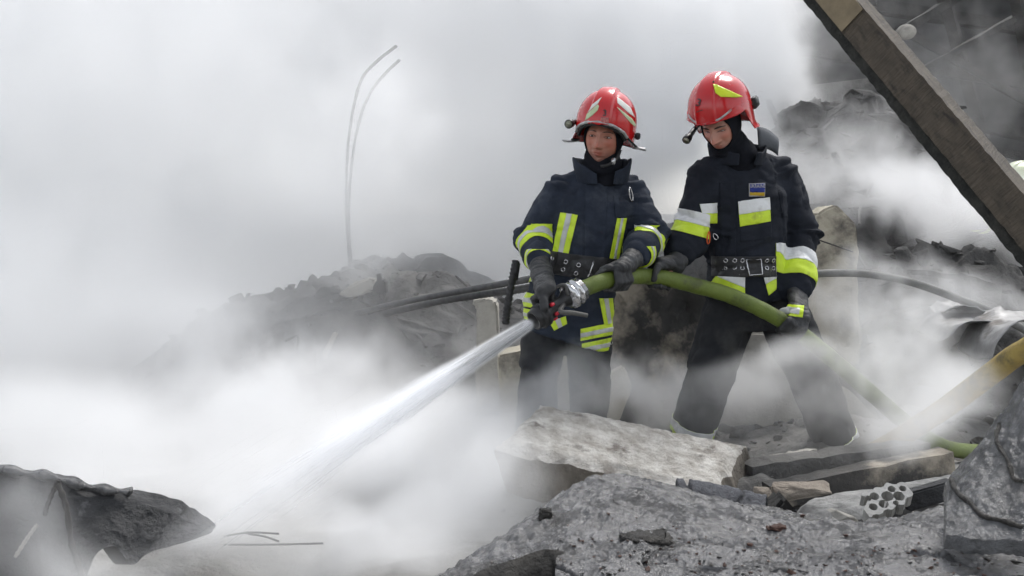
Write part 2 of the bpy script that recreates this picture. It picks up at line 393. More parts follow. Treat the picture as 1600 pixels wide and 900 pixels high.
def chunk_bm(bm, c, size, seed, rot=None, npts=14, sub=1, rough=.06):
    rs = random.Random(seed); b = bmesh.new()
    for _ in range(npts):
        d = V((rs.uniform(-1, 1), rs.uniform(-1, 1), rs.uniform(-1, 1))); m_ = max(abs(x) for x in d) or 1; d = d / m_ * rs.uniform(.82, 1)
        b.verts.new((d.x * size[0] / 2, d.y * size[1] / 2, d.z * size[2] / 2))
    r = bmesh.ops.convex_hull(b, input=b.verts[:]); bmesh.ops.delete(b, geom=[v for v in b.verts if not v.link_faces], context='VERTS')
    bmesh.ops.bevel(b, geom=b.edges[:], offset=min(size) * .05, segments=1, affect='EDGES')
    if sub:
        bmesh.ops.triangulate(b, faces=b.faces[:]); bmesh.ops.subdivide_edges(b, edges=b.edges[:], cuts=sub, use_grid_fill=True)
        co_ = coords(b); nn = norms(b); k = fbm(co_ / max(size) * 5 + seed * 1.3, 3, seed) * rough * max(size); setco(b, co_ + nn * k[:, None])
    q = rot or Matrix.Rotation(rs.uniform(0, 6.28), 3, 'Z') @ Matrix.Rotation(rs.uniform(-.5, .5), 3, 'X')
    me = bpy.data.meshes.new('c'); b.transform(Matrix.Translation(V(c)) @ q.to_4x4()); b.to_mesh(me); b.free(); bm.from_mesh(me); bpy.data.meshes.remove(me)

def litter(name, base, count, smin, smax, seed, m, label, region=None, parent=None):
    """broken bits too many to count, lying on a surface: one object of kind stuff"""
    rs = random.Random(seed); bm = bmesh.new(); bb = bmesh.new(); bb.from_mesh(base.data); bb.transform(Matrix.Translation(wloc(base))); tr = BVHTree.FromBMesh(bb); bb.free()
    x0, x1, y0, y1 = region; proto = []
    k = 0
    while k < count:
        x, y = rs.uniform(x0, x1), rs.uniform(y0, y1); l, n, i, d = tr.ray_cast(V((x, y, 9)), V((0, 0, -1))); k += 1
        if l is None: continue
        s = smin + (smax - smin) * rs.random() ** 3
        chunk_bm(bm, l + V((0, 0, s * .15)), (s * rs.uniform(.7, 1.6), s * rs.uniform(.6, 1.2), s * rs.uniform(.35, .8)), rs.randint(0, 9999), npts=9, sub=0)
    o = obj(name, bm, m, parent, smooth=False)
    if parent is None: tag(o, label, 'rubble', kind='stuff')
    else: tag(o, label, kind='stuff')
    return o

# mounds of rubble behind the crew
hl = heap('rubble_mound', -.95, 7.5, 1.85, 1.3, .74, 11, M['char'], .2, 120, skew=0, power=.9); tag(hl, kind='structure')
hb = heap('rubble_mound', -.9, 9.2, 1.6, 1.1, .8, 15, M['char'], .2, 80); tag(hb, kind='structure')
hr = heap('rubble_mound', 3.0, 9.4, 2.3, 1.9, 1.9, 21, M['char'], .18, 130, power=.95); tag(hr, kind='structure')
hr2 = heap('rubble_mound', 2.75, 6.9, 1.25, 1.0, .82, 25, M['char'], .28, 110, power=.9); tag(hr2, kind='structure')
hr3 = heap('rubble_mound', 1.9, 5.5, 1.5, .8, .2, 28, M['rubble'], .3, 90); tag(hr3, kind='structure')
hg = heap('rubble_mound', .9, 4.5, 1.4, .6, .17, 33, M['rubble'], .3, 90); tag(hg, kind='structure')
hq = heap('rubble_mound', 1.0, 2.75, 2.3, 1.0, .36, 35, M['rubble'], .12, 70, z0=-.2); tag(hq, kind='structure')
hw = heap('rubble_mound', -1.9, 3.6, 1.2, .8, .1, 37, M['char'], .2, 70); tag(hw, kind='structure')
litter('rubble_litter', hl, 330, .03, .16, 1, M['char'], 'dark broken bits strewn over the rubble mound left of the crew', (-2.4, .9, 6.3, 8.3))
litter('rubble_litter', hr, 420, .04, .3, 2, M['char'], 'dark broken masonry strewn over the high mound behind the right firefighter', (1.2, 5.2, 7.8, 10.6))
litter('rubble_litter', hr2, 300, .04, .2, 3, M['char'], 'charred lumps heaped on the low mound at the right', (1.7, 3.9, 6.0, 7.8))
litter('rubble_litter', hr3, 320, .02, .13, 4, M['rubble'], 'grey broken bits on the ground right of the firefighters', (.7, 3.3, 4.8, 6.2))
litter('rubble_litter', hg, 260, .015, .09, 5, M['rubble'], 'small grey bits under and around the tilted concrete slab', (-.3, 2.1, 4.0, 5.0))

def tangle(name, base, region, count, seed, m, label):
    """burnt laths, pipes and torn plates sticking out of a mound, too many to count"""
    rs = random.Random(seed); tr = on_(base); bm = bmesh.new()
    for k in range(count):
        x, y = rs.uniform(*region[:2]), rs.uniform(*region[2:]); l, n, i, d = tr.ray_cast(V((x, y, 9)), V((0, 0, -1)))
        if l is None or l.z < .15: continue
        dr = V((rs.uniform(-1, 1), rs.uniform(-1, .4), rs.uniform(-.25, .35))).normalized(); ln = rs.uniform(.1, .42)
        if k % 4 == 0: bar(bm, l - dr * .1, l + dr * ln, rs.uniform(.06, .2), .015, n=4, wob=.02, seed=k)
        elif k % 4 == 1: bar(bm, l - dr * .1, l + dr * ln, .035, .03, n=5, wob=.012, seed=k)
        else: tube(bm, spline([l - dr * .1, l + dr * ln * .4 + V((0, 0, rs.uniform(-.02, .08))), l + dr * ln + V((rs.uniform(-.1, .1), 0, rs.uniform(-.15, .05)))], 10), rs.uniform(.006, .015), 6)
    bmesh.ops.recalc_face_normals(bm, faces=bm.faces[:]); return tag(obj(name, bm, m, smooth=False), label, 'wreckage', kind='stuff')
def on_(o):
    b = bmesh.new(); b.from_mesh(o.data); b.transform(Matrix.Translation(wloc(o))); t = BVHTree.FromBMesh(b); b.free(); return t
tangle('charred_wreckage', hr, (1.3, 4.8, 7.9, 9.6), 110, 61, M['char'], 'tangle of charred laths and pipes sticking out of the high mound')
tangle('charred_wreckage', hr2, (1.8, 3.8, 6.1, 7.2), 36, 62, M['char'], 'tangle of burnt scraps sticking out of the low right mound')
tangle('charred_wreckage', hl, (-1.6, .5, 6.6, 7.6), 16, 63, M['char'], 'burnt scraps poking out of the left mound')

# ------------------------------------------------------------------ ruined building, top right
rb = thing('ruined_building', 'burnt-out dark building with collapsed roof timbers at the top right', 'building', (5, 13, 0))
bm = bmesh.new(); box(bm, (7.2, 14.6, 2.6), (8.4, .4, 6.2)); obj('wall', bm, M['wall'], rb, False)
bm = bmesh.new(); box(bm, (9.2, 12.4, 2.6), (.4, 4.0, 6.2)); obj('wall', bm, M['wall'], rb, False)
rs = random.Random(5)
def timber(a, b, w, m='roofdark', nm='roof_timber'):
    bm = bmesh.new(); bar(bm, a, b, w, w * .8, n=8, wob=.012, seed=rs.randint(0, 99)); return obj(nm, bm, M[m], rb, False)
for (u0, v0, Y0, u1, v1, Y1, w) in [(1040, -40, 11.6, 1700, 60, 12.6, .16), (1060, 50, 12.3, 1720, 150, 12.0, .13), (1180, 130, 12.8, 1720, 232, 12.4, .15),
        (1300, 195, 13.2, 1700, 260, 13.0, .12), (1350, -30, 11.8, 1420, 160, 13.2, .11), (1465, -40, 11.6, 1540, 230, 13.2, .12), (1580, -40, 11.9, 1640, 260, 13, .12),
        (1375, 70, 11.6, 1520, -20, 11.9, .1), (1400, 40, 12.0, 1640, 180, 11.6, .1), (1100, -50, 12, 1200, 90, 13, .1), (1210, -40, 12.2, 1290, 140, 13.2, .1), (1440, 110, 11.7, 1600, 20, 12.2, .08)]:
    timber(P(u0, v0, Y0), P(u1, v1, Y1), w)
bm = bmesh.new(); ball(bm, P(1416, 50, 11.4), (.1, .1, .08)); capsule(bm, P(1416, 56, 11.4), P(1416, 56, 12.2), .02, .02); obj('lamp_globe', bm, M['concrete'], rb)
bm = bmesh.new(); box(bm, P(1300, 150, 12.6), (1.9, .3, .28), Matrix.Rotation(R(-7), 3, 'Y')); obj('concrete_lintel', bm, M['rubble'], rb, False)
bm = bmesh.new(); chain(bm, [(P(1230, 190, 12.2), .05), (P(1420, 235, 12.2), .05)]); obj('fallen_pipe', bm, M['steel'], rb)

# ------------------------------------------------------------------ steel lattice mast far behind, top left
mast = thing('lattice_mast', 'thin steel lattice mast fading in smoke at the top left', 'mast', P(167, 300, 15))
zt = 5.4
for dx in (-.085, .085):
    bm = bmesh.new(); c = P(167, 100, 15); bar(bm, V((c.x + dx, 15, 0)), V((c.x + dx, 15, zt)), .035, .035); obj('leg', bm, M['steel'], mast, False)
for k in range(26):
    bm = bmesh.new(); z0 = .2 + k * .2; s = 1 if k % 2 else -1; bar(bm, V((c.x - .085 * s, 15.02, z0)), V((c.x + .085 * s, 15.02, z0 + .2)), .016, .016); obj('lattice_bar', bm, M['steel'], mast, False)

# ------------------------------------------------------------------ bent reinforcing bars rising out of the left mound
for k, (pts, lab) in enumerate([([(548, 470), (545, 400), (541, 330), (543, 240), (552, 170), (566, 122), (590, 95), (619, 72)], 'taller bent reinforcing bar curving right, standing up out of the smoke'),
                          ([(551, 470), (549, 410), (545, 345), (549, 262), (560, 195), (578, 146), (600, 117), (624, 94)], 'lower bent reinforcing bar running beside the taller one in the smoke')]):
    bm = bmesh.new(); tube(bm, spline([P(u, v, 7.5 + .05 * k + max(0, v - 70) * .0055) for u, v in pts], 40), [.0105 * (1 + .1 * (i % 2)) for i in range(40)], 8); tag(obj('reinforcing_bar', bm, M['rod'], origin=P(548, 470, 7.6)), lab, 'steel bar', 'bent bars standing in the smoke')

# ------------------------------------------------------------------ pair of rods / cable resting on the left mound and behind the left firefighter
for k, (pts, r, lab) in enumerate([([(505, 503, 7.2), (560, 488, 6.9), (640, 470, 6.5), (720, 455, 6.1), (800, 441, 5.7), (870, 428, 5.45)], .018, 'upper dark steel rod sloping from the mound to the left firefighter'),
                                ([(525, 506, 7.25), (600, 490, 6.9), (690, 470, 6.4), (760, 459, 6.0), (805, 453, 5.75), (870, 442, 5.5)], .02, 'ribbed lower dark rod just below the upper rod, left of the firefighters')]):
    bm = bmesh.new(); pp = spline([P(*p) for p in pts], 90 if k else 30)
    tube(bm, pp, [r * (1 + .14 * (i % 2)) if k else r for i in range(len(pp))], 8); tag(obj('steel_rod', bm, M['rod'], origin=pp[0]), lab, 'steel rod', 'rods leaning over the left mound')

def lump(name, poly, Y0, Y1, thick, m, label, cat, seed=0, rough=.02, cuts=4, lean=0., mside=None, parent=None):
    """a broken flat piece: outline traced in the photo, given its own distance and a real thickness, split rough faces"""
    bm = bmesh.new(); us = [p[0] for p in poly]; n = len(poly)
    fr = [P(p[0], p[1], Y0 + (Y1 - Y0) * (p[0] - min(us)) / max(1, max(us) - min(us)) + (p[2] if len(p) > 2 else 0)) for p in poly]
    back = V((0, thick, -lean * thick))
    a = [bm.verts.new(p) for p in fr]; b_ = [bm.verts.new(p + back) for p in fr]
    bm.faces.new(a); bm.faces.new(b_[::-1])
    for k in range(n): bm.faces.new((a[k], b_[k], b_[(k + 1) % n], a[(k + 1) % n]))
    bmesh.ops.recalc_face_normals(bm, faces=bm.faces); bmesh.ops.bevel(bm, geom=bm.edges[:], offset=min(thick, .1) * .12, segments=2, affect='EDGES')
    bmesh.ops.triangulate(bm, faces=bm.faces[:])
    for _ in range(cuts):
        L_ = [e for e in bm.edges if e.calc_length() > .06]
        if not L_: break
        bmesh.ops.subdivide_edges(bm, edges=L_, cuts=1); bmesh.ops.triangulate(bm, faces=bm.faces[:])
    c = coords(bm); nn = norms(bm); setco(bm, c + nn * (rough * (fbm(c * 7 + seed, 4, seed) + .5 * ridged(c * 16 + seed, 2, seed + 3)))[:, None])
    low = min(fr, key=lambda q: q.z)
    o = obj(name, bm, M[m], parent, origin=None if parent else low); sharp(o, 35)
    return tag(o, label, cat) if parent is None else o

lump('concrete_fragment', [(528, 460), (575, 437), (583, 440), (582, 452), (545, 466)], 7.0, 7.0, .25, 'concrete', 'pale flat concrete piece lying on top of the left mound', 'concrete', 1)
lump('concrete_fragment', [(582, 455), (592, 438), (600, 440), (602, 460)], 7.0, 7.0, .12, 'scorched', 'small dark pointed lump beside the pale piece on the left mound', 'concrete', 2)
lump('concrete_post', [(735, 474), (760, 468), (772, 470), (776, 476), (788, 640), (745, 650), (745, 480)], 6.0, 5.95, .22, 'concrete', 'pale square concrete post end standing left of the left firefighter', 'post', 3, .008)
lump('timber_batten', [(521, 520), (527, 522), (494, 590), (484, 590)], 6.6, 6.5, .04, 'concrete', 'thin pale batten leaning in the smoke below the rods', 'batten', 4, .004)
lump('cream_block', [(778, 556), (812, 550), (878, 530), (893, 560), (895, 690), (785, 690)], 5.5, 5.5, .25, 'cream', 'cream plastered block standing behind the left firefighter\'s legs', 'block', 5, .008)
lump('scorched_wall_stub', [(945, 470), (985, 443), (1060, 440), (1105, 455), (1120, 560), (1100, 690), (940, 690), (952, 560)], 5.62, 5.7, .35, 'scorched', 'scorched lump of wall between the two firefighters', 'wall', 6, .03)
lump('cream_block', [(952, 585), (975, 575), (985, 610), (968, 660), (950, 660)], 5.5, 5.5, .1, 'cream', 'small broken cream block low between the two firefighters', 'block', 7, .01)
lump('concrete_block', [(1100, 700), (1112, 640), (1150, 565), (1165, 520), (1230, 520), (1268, 640), (1275, 664), (1200, 690)], 5.75, 5.65, .4, 'concrete', 'large pale concrete block seen between the right firefighter\'s legs', 'block', 8, .008)
lump('concrete_plate', [(1310, 600), (1330, 612), (1372, 655), (1330, 668), (1312, 655)], 5.6, 5.6, .08, 'concrete', 'pale triangular concrete plate right of the right firefighter\'s leg', 'concrete', 9, .004)
lump('concrete_column', [(1278, 335), (1305, 325), (1338, 350), (1340, 420), (1345, 600), (1270, 600)], 6.5, 6.4, .3, 'cream', 'stained pale column stump behind the right firefighter\'s arm', 'column', 10, .02)
lump('leaning_slab', [(1440, 300), (1480, 320), (1570, 480), (1520, 500), (1380, 400)], 8.2, 8.0, .18, 'rubble', 'grey slab leaning on the right mound behind the beam', 'concrete', 12, .02)
lump('charred_lump', [(1394, 372), (1400, 352), (1406, 334), (1412, 350), (1420, 378), (1396, 384)], 7.75, 7.75, .12, 'char', 'small pointed charred lump standing up on the right mound', 'rubble', 13, .02)
lump('charred_lump', [(1425, 420), (1440, 405), (1486, 408), (1500, 440), (1470, 450), (1430, 440)], 7.0, 7.0, .25, 'char', 'wide charred lump lying on top of the low right mound', 'rubble', 14, .03)
lump('charred_lump', [(1230, 175), (1262, 160), (1292, 178), (1290, 200), (1240, 205)], 9.0, 9.0, .35, 'char', 'charred lump at the crest of the high mound', 'rubble', 15, .03)
lump('hanging_fragment', [(1573, 420), (1590, 415), (1615, 420), (1612, 434), (1580, 432)], 7.4, 7.4, .2, 'char', 'dark lump at the right edge above the crumpled metal', 'rubble', 16, .02)

# thin wire behind the right firefighter
bm = bmesh.new(); tube(bm, spline([P(1270, 372, 6.3), P(1300, 382, 6.3), P(1345, 398, 6.45)], 12), .005, 6); tag(obj('wire', bm, M['iron'], origin=P(1270, 372, 6.3)), 'thin dark wire across the pale column stump', 'wire')
# grey hose that runs off behind the right firefighter over the mound
bm = bmesh.new(); tube(bm, spline([P(1240, 432, 6.0), P(1290, 427, 6.0), P(1350, 428, 6.05), P(1420, 440, 6.1), P(1500, 468, 6.15), P(1550, 488, 6.1), P(1640, 540, 6.0), P(1700, 600, 5.9)], 60), .022, 10)
tag(obj('grey_hose', bm, M['hosegrey'], origin=P(1700, 600, 5.9)), 'thin grey hose arching right from behind the right firefighter', 'hose')

# crumpled sheet metal at the right
def curl(name, pts, Y, r0, w, label, seed):
    bm = bmesh.new(); pts = spline([P(u, v, Y) for u, v in pts], 26); nv = 14; vs_ = []
    for i, p in enumerate(pts):
        row = []
        for j in range(nv):
            t = j / (nv - 1); dz = -.03 * math.sin(t * 3) + .012 * fbm(np.array([[i * .25, t * 3, seed]]), 2, seed)[0]
            row.append(bm.verts.new(p + V((.02 * t, w * t, dz))))
        vs_.append(row)
    for a, b in zip(vs_, vs_[1:]):
        for j in range(nv - 1): bm.faces.new((a[j], b[j], b[j + 1], a[j + 1]))
    thicken(bm, .006)
    return tag(obj(name, bm, M['sheetmetal'], origin=pts[0]), label, 'sheet metal', 'crumpled metal sheets at the right')
curl('metal_sheet', [(1480, 530), (1500, 508), (1530, 500), (1562, 502), (1590, 498), (1625, 492)], 5.6, 0, .5, 'crumpled metal sheet bowed into an arch at the right', 1)
curl('metal_sheet', [(1548, 560), (1560, 530), (1585, 506), (1620, 496), (1660, 500)], 5.3, 0, .45, 'second bowed metal sheet nearer, at the right edge', 2)
curl('metal_sheet', [(1478, 485), (1495, 477), (1520, 478), (1540, 486)], 6.0, 0, .3, 'small torn metal sheet lying behind the bowed sheets', 3)

# the dusty yellow hose at the right edge
bm = bmesh.new(); tube(bm, spline([P(1290, 735, 5.0), P(1345, 716, 4.9), P(1395, 690, 4.78), P(1440, 662, 4.65), P(1490, 628, 4.5), P(1550, 583, 4.35), P(1600, 548, 4.2), P(1680, 520, 4.0), P(1800, 640, 3.8), P(1860, 760, 3.8)], 50), .044, 14)
tag(obj('yellow_hose', bm, M['hose2'], origin=P(1860, 760, 3.8)), 'thick dusty yellow hose rising to the right edge of the picture', 'hose')

# ------------------------------------------------------------------ leaning beam in the upper right
beam = thing('leaning_beam', 'heavy weathered beam leaning diagonally across the upper right corner', 'beam', P(1780, 620, 3.1))
A0, A1 = P(1139, -190, 4.5), P(1879, 690, 3.1)
dirb = (A1 - A0).normalized(); toc = (CAM - (A0 + A1) / 2).normalized(); sidev = dirb.cross(toc).normalized()   # to the upper right in the picture or reverse
if sidev.x < 0: sidev = -sidev
fn = (toc - sidev * .25).normalized(); sv = dirb.cross(fn).normalized(); sv = sv if sv.x > 0 else -sv
def beam_face(o0, o1, d0, d1, m, nm, seed, rag=.0025):
    # ring of corners: offsets along sv (o) and fn (d); 'grain' keeps the along/across position for the saw marks
    bm = bmesh.new(); n = 220; rs_ = []; gr = []; L_ = (A1 - A0).length
    prof = [(o0, d0), (o1, d0), (o1, d1), (o0 + (o1 - o0) * .66, d1), (o0 + (o1 - o0) * .33, d1), (o0, d1)]
    for k in range(n + 1):
        c = A0.lerp(A1, k / n)
        w = fbm(np.array([[k * .35, seed, j * 7.] for j in range(12)]), 3, seed) * rag
        rs_.append([bm.verts.new(c + sv * (o + w[j]) + fn * (d + w[j + 6])) for j, (o, d) in enumerate(prof)]); gr += [(L_ * k / n, o, d) for o, d in prof]
    rings(bm, rs_); bmesh.ops.recalc_face_normals(bm, faces=bm.faces); o = obj(nm, bm, m, beam, False)
    o.data.attributes.new('grain', 'FLOAT_VECTOR', 'POINT').data.foreach_set('vector', np.array(gr, np.float32).ravel()); return o
def grain_mat(name, c1, c2, dark, bump):
    m, nt, b = nodes(name); L = nt.links.new; N = nt.nodes.new; at = N('ShaderNodeAttribute'); at.attribute_name = 'grain'; b.inputs['Roughness'].default_value = .8
    def nz(sc, det):
        mp = N('ShaderNodeMapping'); mp.inputs['Scale'].default_value = sc; L(at.outputs['Vector'], mp.inputs[0]); n = N('ShaderNodeTexNoise'); n.inputs['Scale'].default_value = 1; n.inputs['Detail'].default_value = det; n.inputs['Roughness'].default_value = .65; L(mp.outputs[0], n.inputs['Vector']); return n.outputs[0]
    saw, big = nz((170, 16, 16), 5), nz((6, 16, 16), 5)
    r = N('ShaderNodeValToRGB'); r.color_ramp.elements[0].position = .36; r.color_ramp.elements[1].position = .64; r.color_ramp.elements[0].color = (*c1, 1); r.color_ramp.elements[1].color = (*c2, 1)
    ad = N('ShaderNodeMath'); ad.operation = 'MULTIPLY_ADD'; ad.inputs[1].default_value = .5; L(saw, ad.inputs[0]); hf = N('ShaderNodeMath'); hf.operation = 'MULTIPLY'; hf.inputs[1].default_value = .5; L(big, hf.inputs[0]); L(hf.outputs[0], ad.inputs[2]); L(ad.outputs[0], r.inputs[0])
    r2 = N('ShaderNodeValToRGB'); r2.color_ramp.elements[0].position = .52; r2.color_ramp.elements[1].position = .68; L(nz((9, 30, 30), 6), r2.inputs[0]); mx = N('ShaderNodeMix'); mx.data_type = 'RGBA'; L(r2.outputs[0], mx.inputs[0]); L(r.outputs[0], mx.inputs[6]); mx.inputs[7].default_value = (*dark, 1); L(mx.outputs[2], b.inputs['Base Color'])
    bp = N('ShaderNodeBump'); bp.inputs['Strength'].default_value = bump; bp.inputs['Distance'].default_value = .008; L(saw, bp.inputs['Height']); L(bp.outputs[0], b.inputs['Normal']); return m
M['wood'] = grain_mat('weathered_beam_grain', (.04, .032, .024), (.105, .085, .062), (.03, .024, .02), .9)
beam_face(-.045, .068, -.13, 0, M['wood'], 'timber', 3)
beam_face(-.082, -.047, -.135, -.010, M['beamdark'], 'dark_edge', 4, .005)  # darker rough strip along the beam's lower left side
# paler sawn stretch at the beam's upper end
bm = bmesh.new(); rs_ = []
for k in range(14):
    c = A0.lerp(A1, .02 + .0235 * k); e = .004 * math.sin(k * 1.7)
    rs_.append([bm.verts.new(c + sv * o + fn * d) for o, d in ((-.042, .008), (.064 + e, .008), (.064 + e, .001), (-.042, .001))])
rings(bm, rs_); bmesh.ops.recalc_face_normals(bm, faces=bm.faces)
obj('sawn_patch', bm, mat('sawn_wood', (.15, .12, .075), (.24, .19, .12), .8, 9, bump=.4, bscale=40), beam, False)

# ------------------------------------------------------------------ tilted concrete slab
def quad_slab(name, c4, thick, m, label, cat, nu, nv, rough, seed, mside=None, edge=.03, dn=None):
    """c4: top face back-left, back-right, front-right, front-left"""
    BL, BR, FR, FL = [V(c) for c in c4]; nrm = (BR - BL).cross(FL - BL).normalized(); nrm = nrm if nrm.z > 0 else -nrm
    dn = V(dn) if dn is not None else -nrm * thick
    s = np.linspace(0, 1, nu); t = np.linspace(0, 1, nv); pts = []
    for a in s:
        for b in t: pts.append(BL.lerp(BR, a).lerp(FL.lerp(FR, a), b))
    p = np.array(pts); S, T = [x.ravel() for x in np.meshgrid(s, t, indexing='ij')]
    ed = np.minimum(np.minimum(S, 1 - S) * (BR - BL).length, np.minimum(T, 1 - T) * (FL - BL).length)
    h = rough * (fbm(p * 6 + seed, 4, seed) + .45 * ridged(p * 15 + seed, 3, seed + 2)) - np.clip(.04 - ed, 0, .04) * .6
    x = (BR - BL).normalized(); y = (FL - BL).normalized()
    jag = fbm(p * 9 + seed * 2, 4, seed + 5) * edge
    inw = np.clip(1 - ed / .06, 0, 1)
    p = p + np.outer(h, nrm) + np.outer(jag * inw * np.where(np.abs(S - .5) * (BR - BL).length > np.abs(T - .5) * (FL - BL).length, 1, 0), x) + np.outer(jag * inw, y) * .8
    vt, f = grid(p, nu, nv)
    border = [i * nv for i in range(nu)] + [(nu - 1) * nv + j for j in range(1, nv)] + [i * nv + nv - 1 for i in range(nu - 2, -1, -1)] + [j for j in range(nv - 2, 0, -1)]
    vs_ = [tuple(q) for q in vt]; layers = [border]; nl = 6
    for l in range(1, nl + 1):
        idx = []
        for i in border:
            q = V(vt[i]) + dn * (l / nl) ; w = fbm(np.array([list(q * 9)]), 3, seed + 7)[0] * rough * 1.3
            idx.append(len(vs_)); vs_.append(tuple(q + V((w, w, 0))))
        layers.append(idx)
    nt_ = len(f)
    for a, b in zip(layers, layers[1:]):
        for k in range(len(border)): f.append((a[k], a[(k + 1) % len(border)], b[(k + 1) % len(border)], b[k]))
    f.append(tuple(layers[-1]))
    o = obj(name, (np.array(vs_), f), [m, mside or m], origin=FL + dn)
    bmx = bmesh.new(); bmx.from_mesh(o.data); bmesh.ops.recalc_face_normals(bmx, faces=bmx.faces); bmx.to_mesh(o.data); bmx.free()
    for i, pg in enumerate(o.data.polygons): pg.material_index = 0 if i < nt_ else 1
    sharp(o, 50)
    return tag(o, label, cat)
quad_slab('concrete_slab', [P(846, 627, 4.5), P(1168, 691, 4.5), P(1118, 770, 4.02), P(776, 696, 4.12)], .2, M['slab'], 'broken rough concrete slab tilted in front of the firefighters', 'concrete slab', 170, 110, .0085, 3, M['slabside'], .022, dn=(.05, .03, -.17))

# pieces lying between the slab and the right foreground
def plank(name, a, b, w, h, m, label, cat, seed=1, wob=.008):
    bm = bmesh.new(); bar(bm, a, b, w, h, n=16, wob=wob, seed=seed); bmesh.ops.recalc_face_normals(bm, faces=bm.faces); return tag(obj(name, bm, M[m], origin=a, smooth=False), label, cat)
plank('fallen_timber', P(1165, 742, 4.45), P(1440, 705, 4.7), .12, .1, 'rubble', 'grey fallen timber lying by the right firefighter\'s feet', 'timber', 2)
plank('fallen_timber', P(1200, 775, 4.2), P(1480, 720, 4.35), .1, .09, 'scorched', 'scorched timber in front of the grey one, right of the slab', 'timber', 6)
plank('batten', P(1185, 722, 4.6), P(1275, 705, 4.62), .035, .03, 'concrete', 'short pale batten under the right firefighter\'s boots', 'batten', 5)
def chunk(name, u, v, Y, size, m, label, cat, seed, rot=None, npts=16):
    bm = bmesh.new(); c = P(u, v, Y); chunk_bm(bm, c, size, seed, rot, npts, 2, .035); o = obj(name, bm, M[m], origin=c - V((0, 0, size[2] / 2))); sharp(o, 35); return tag(o, label, cat)
chunk('broken_stone', 1250, 768, 3.75, (.22, .12, .06), 'stone', 'flat brown stone right of the tilted slab', 'stone', 4, Matrix.Rotation(.05, 3, 'Z'))
chunk('broken_stone', 1190, 772, 3.7, (.07, .06, .05), 'stone', 'small brown stone against the slab\'s right end', 'stone', 5)
chunk('broken_stone', 1315, 812, 3.35, (.12, .1, .045), 'concrete', 'rounded pale stone behind the foreground sheet', 'stone', 6)
quad_slab('ash_board', [P(1250, 782, 3.6), P(1500, 735, 3.85), P(1500, 772, 3.5), P(1235, 815, 3.25)], .06, M['ash'], 'ash grey broken board sloping up to the right foreground', 'board', 50, 24, .008, 8, M['scorched'], .02)
lump('dark_wedge', [(1200, 808), (1226, 778), (1252, 808), (1250, 815), (1200, 815)], 3.28, 3.28, .12, 'tar', 'small dark pointed wedge behind the foreground sheet', 'rubble', 20, .004)
lump('dark_plate', [(1405, 775), (1490, 752), (1492, 780), (1420, 800)], 3.3, 3.25, .05, 'mound', 'smooth dark plate wedged beside the hollow brick', 'plate', 22, .003)
# hollow brick with round holes
hbk = thing('hollow_brick', 'pale broken hollow brick with round holes, right foreground', 'brick', P(1380, 812, 3.2))
bm = bmesh.new(); c = P(1382, 792, 3.25); x, y, d = V((.93, .25, .27)).normalized(), None, None
nrmB = (V((-.1, -.62, .75))).normalized(); x = (x - nrmB * x.dot(nrmB)).normalized(); y = nrmB.cross(x)
holes = [(-.055, -.012, .012), (-.03, .018, .013), (-.022, -.016, .014), (.004, .002, .017), (.03, .018, .011), (.034, -.012, .016), (.06, .006, .01), (-.05, .02, .009), (.012, -.028, .008)]
nx, ny = 90, 44; keep = {}; vid = {}
def inside(a, b):
    if abs(b) > .04 - max(0, a - .03) * .4 - .004 * math.sin(a * 160) or a > .078 or a < -.075 + .02 * math.sin(b * 70): return False
    return all((a - h[0]) ** 2 + (b - h[1]) ** 2 > h[2] ** 2 for h in holes)
cells = [(i, j) for i in range(nx) for j in range(ny) if inside((i + .5) / nx * .17 - .085, (j + .5) / ny * .09 - .045)]
for i, j in cells:
    for k in ((i, j), (i + 1, j), (i + 1, j + 1), (i, j + 1)):
        if k not in vid: vid[k] = bm.verts.new(c + x * (k[0] / nx * .17 - .085) + y * (k[1] / ny * .09 - .045))
    bm.faces.new([vid[k] for k in ((i, j), (i + 1, j), (i + 1, j + 1), (i, j + 1))])
for _ in range(2): bmesh.ops.smooth_vert(bm, verts=[v for v in bm.verts if v.is_boundary], factor=.5, use_axis_x=True, use_axis_y=True, use_axis_z=True)
bmesh.ops.recalc_face_normals(bm, faces=bm.faces); thicken(bm, .05)
obj('brick_body', bm, M['brick'], hbk, False)

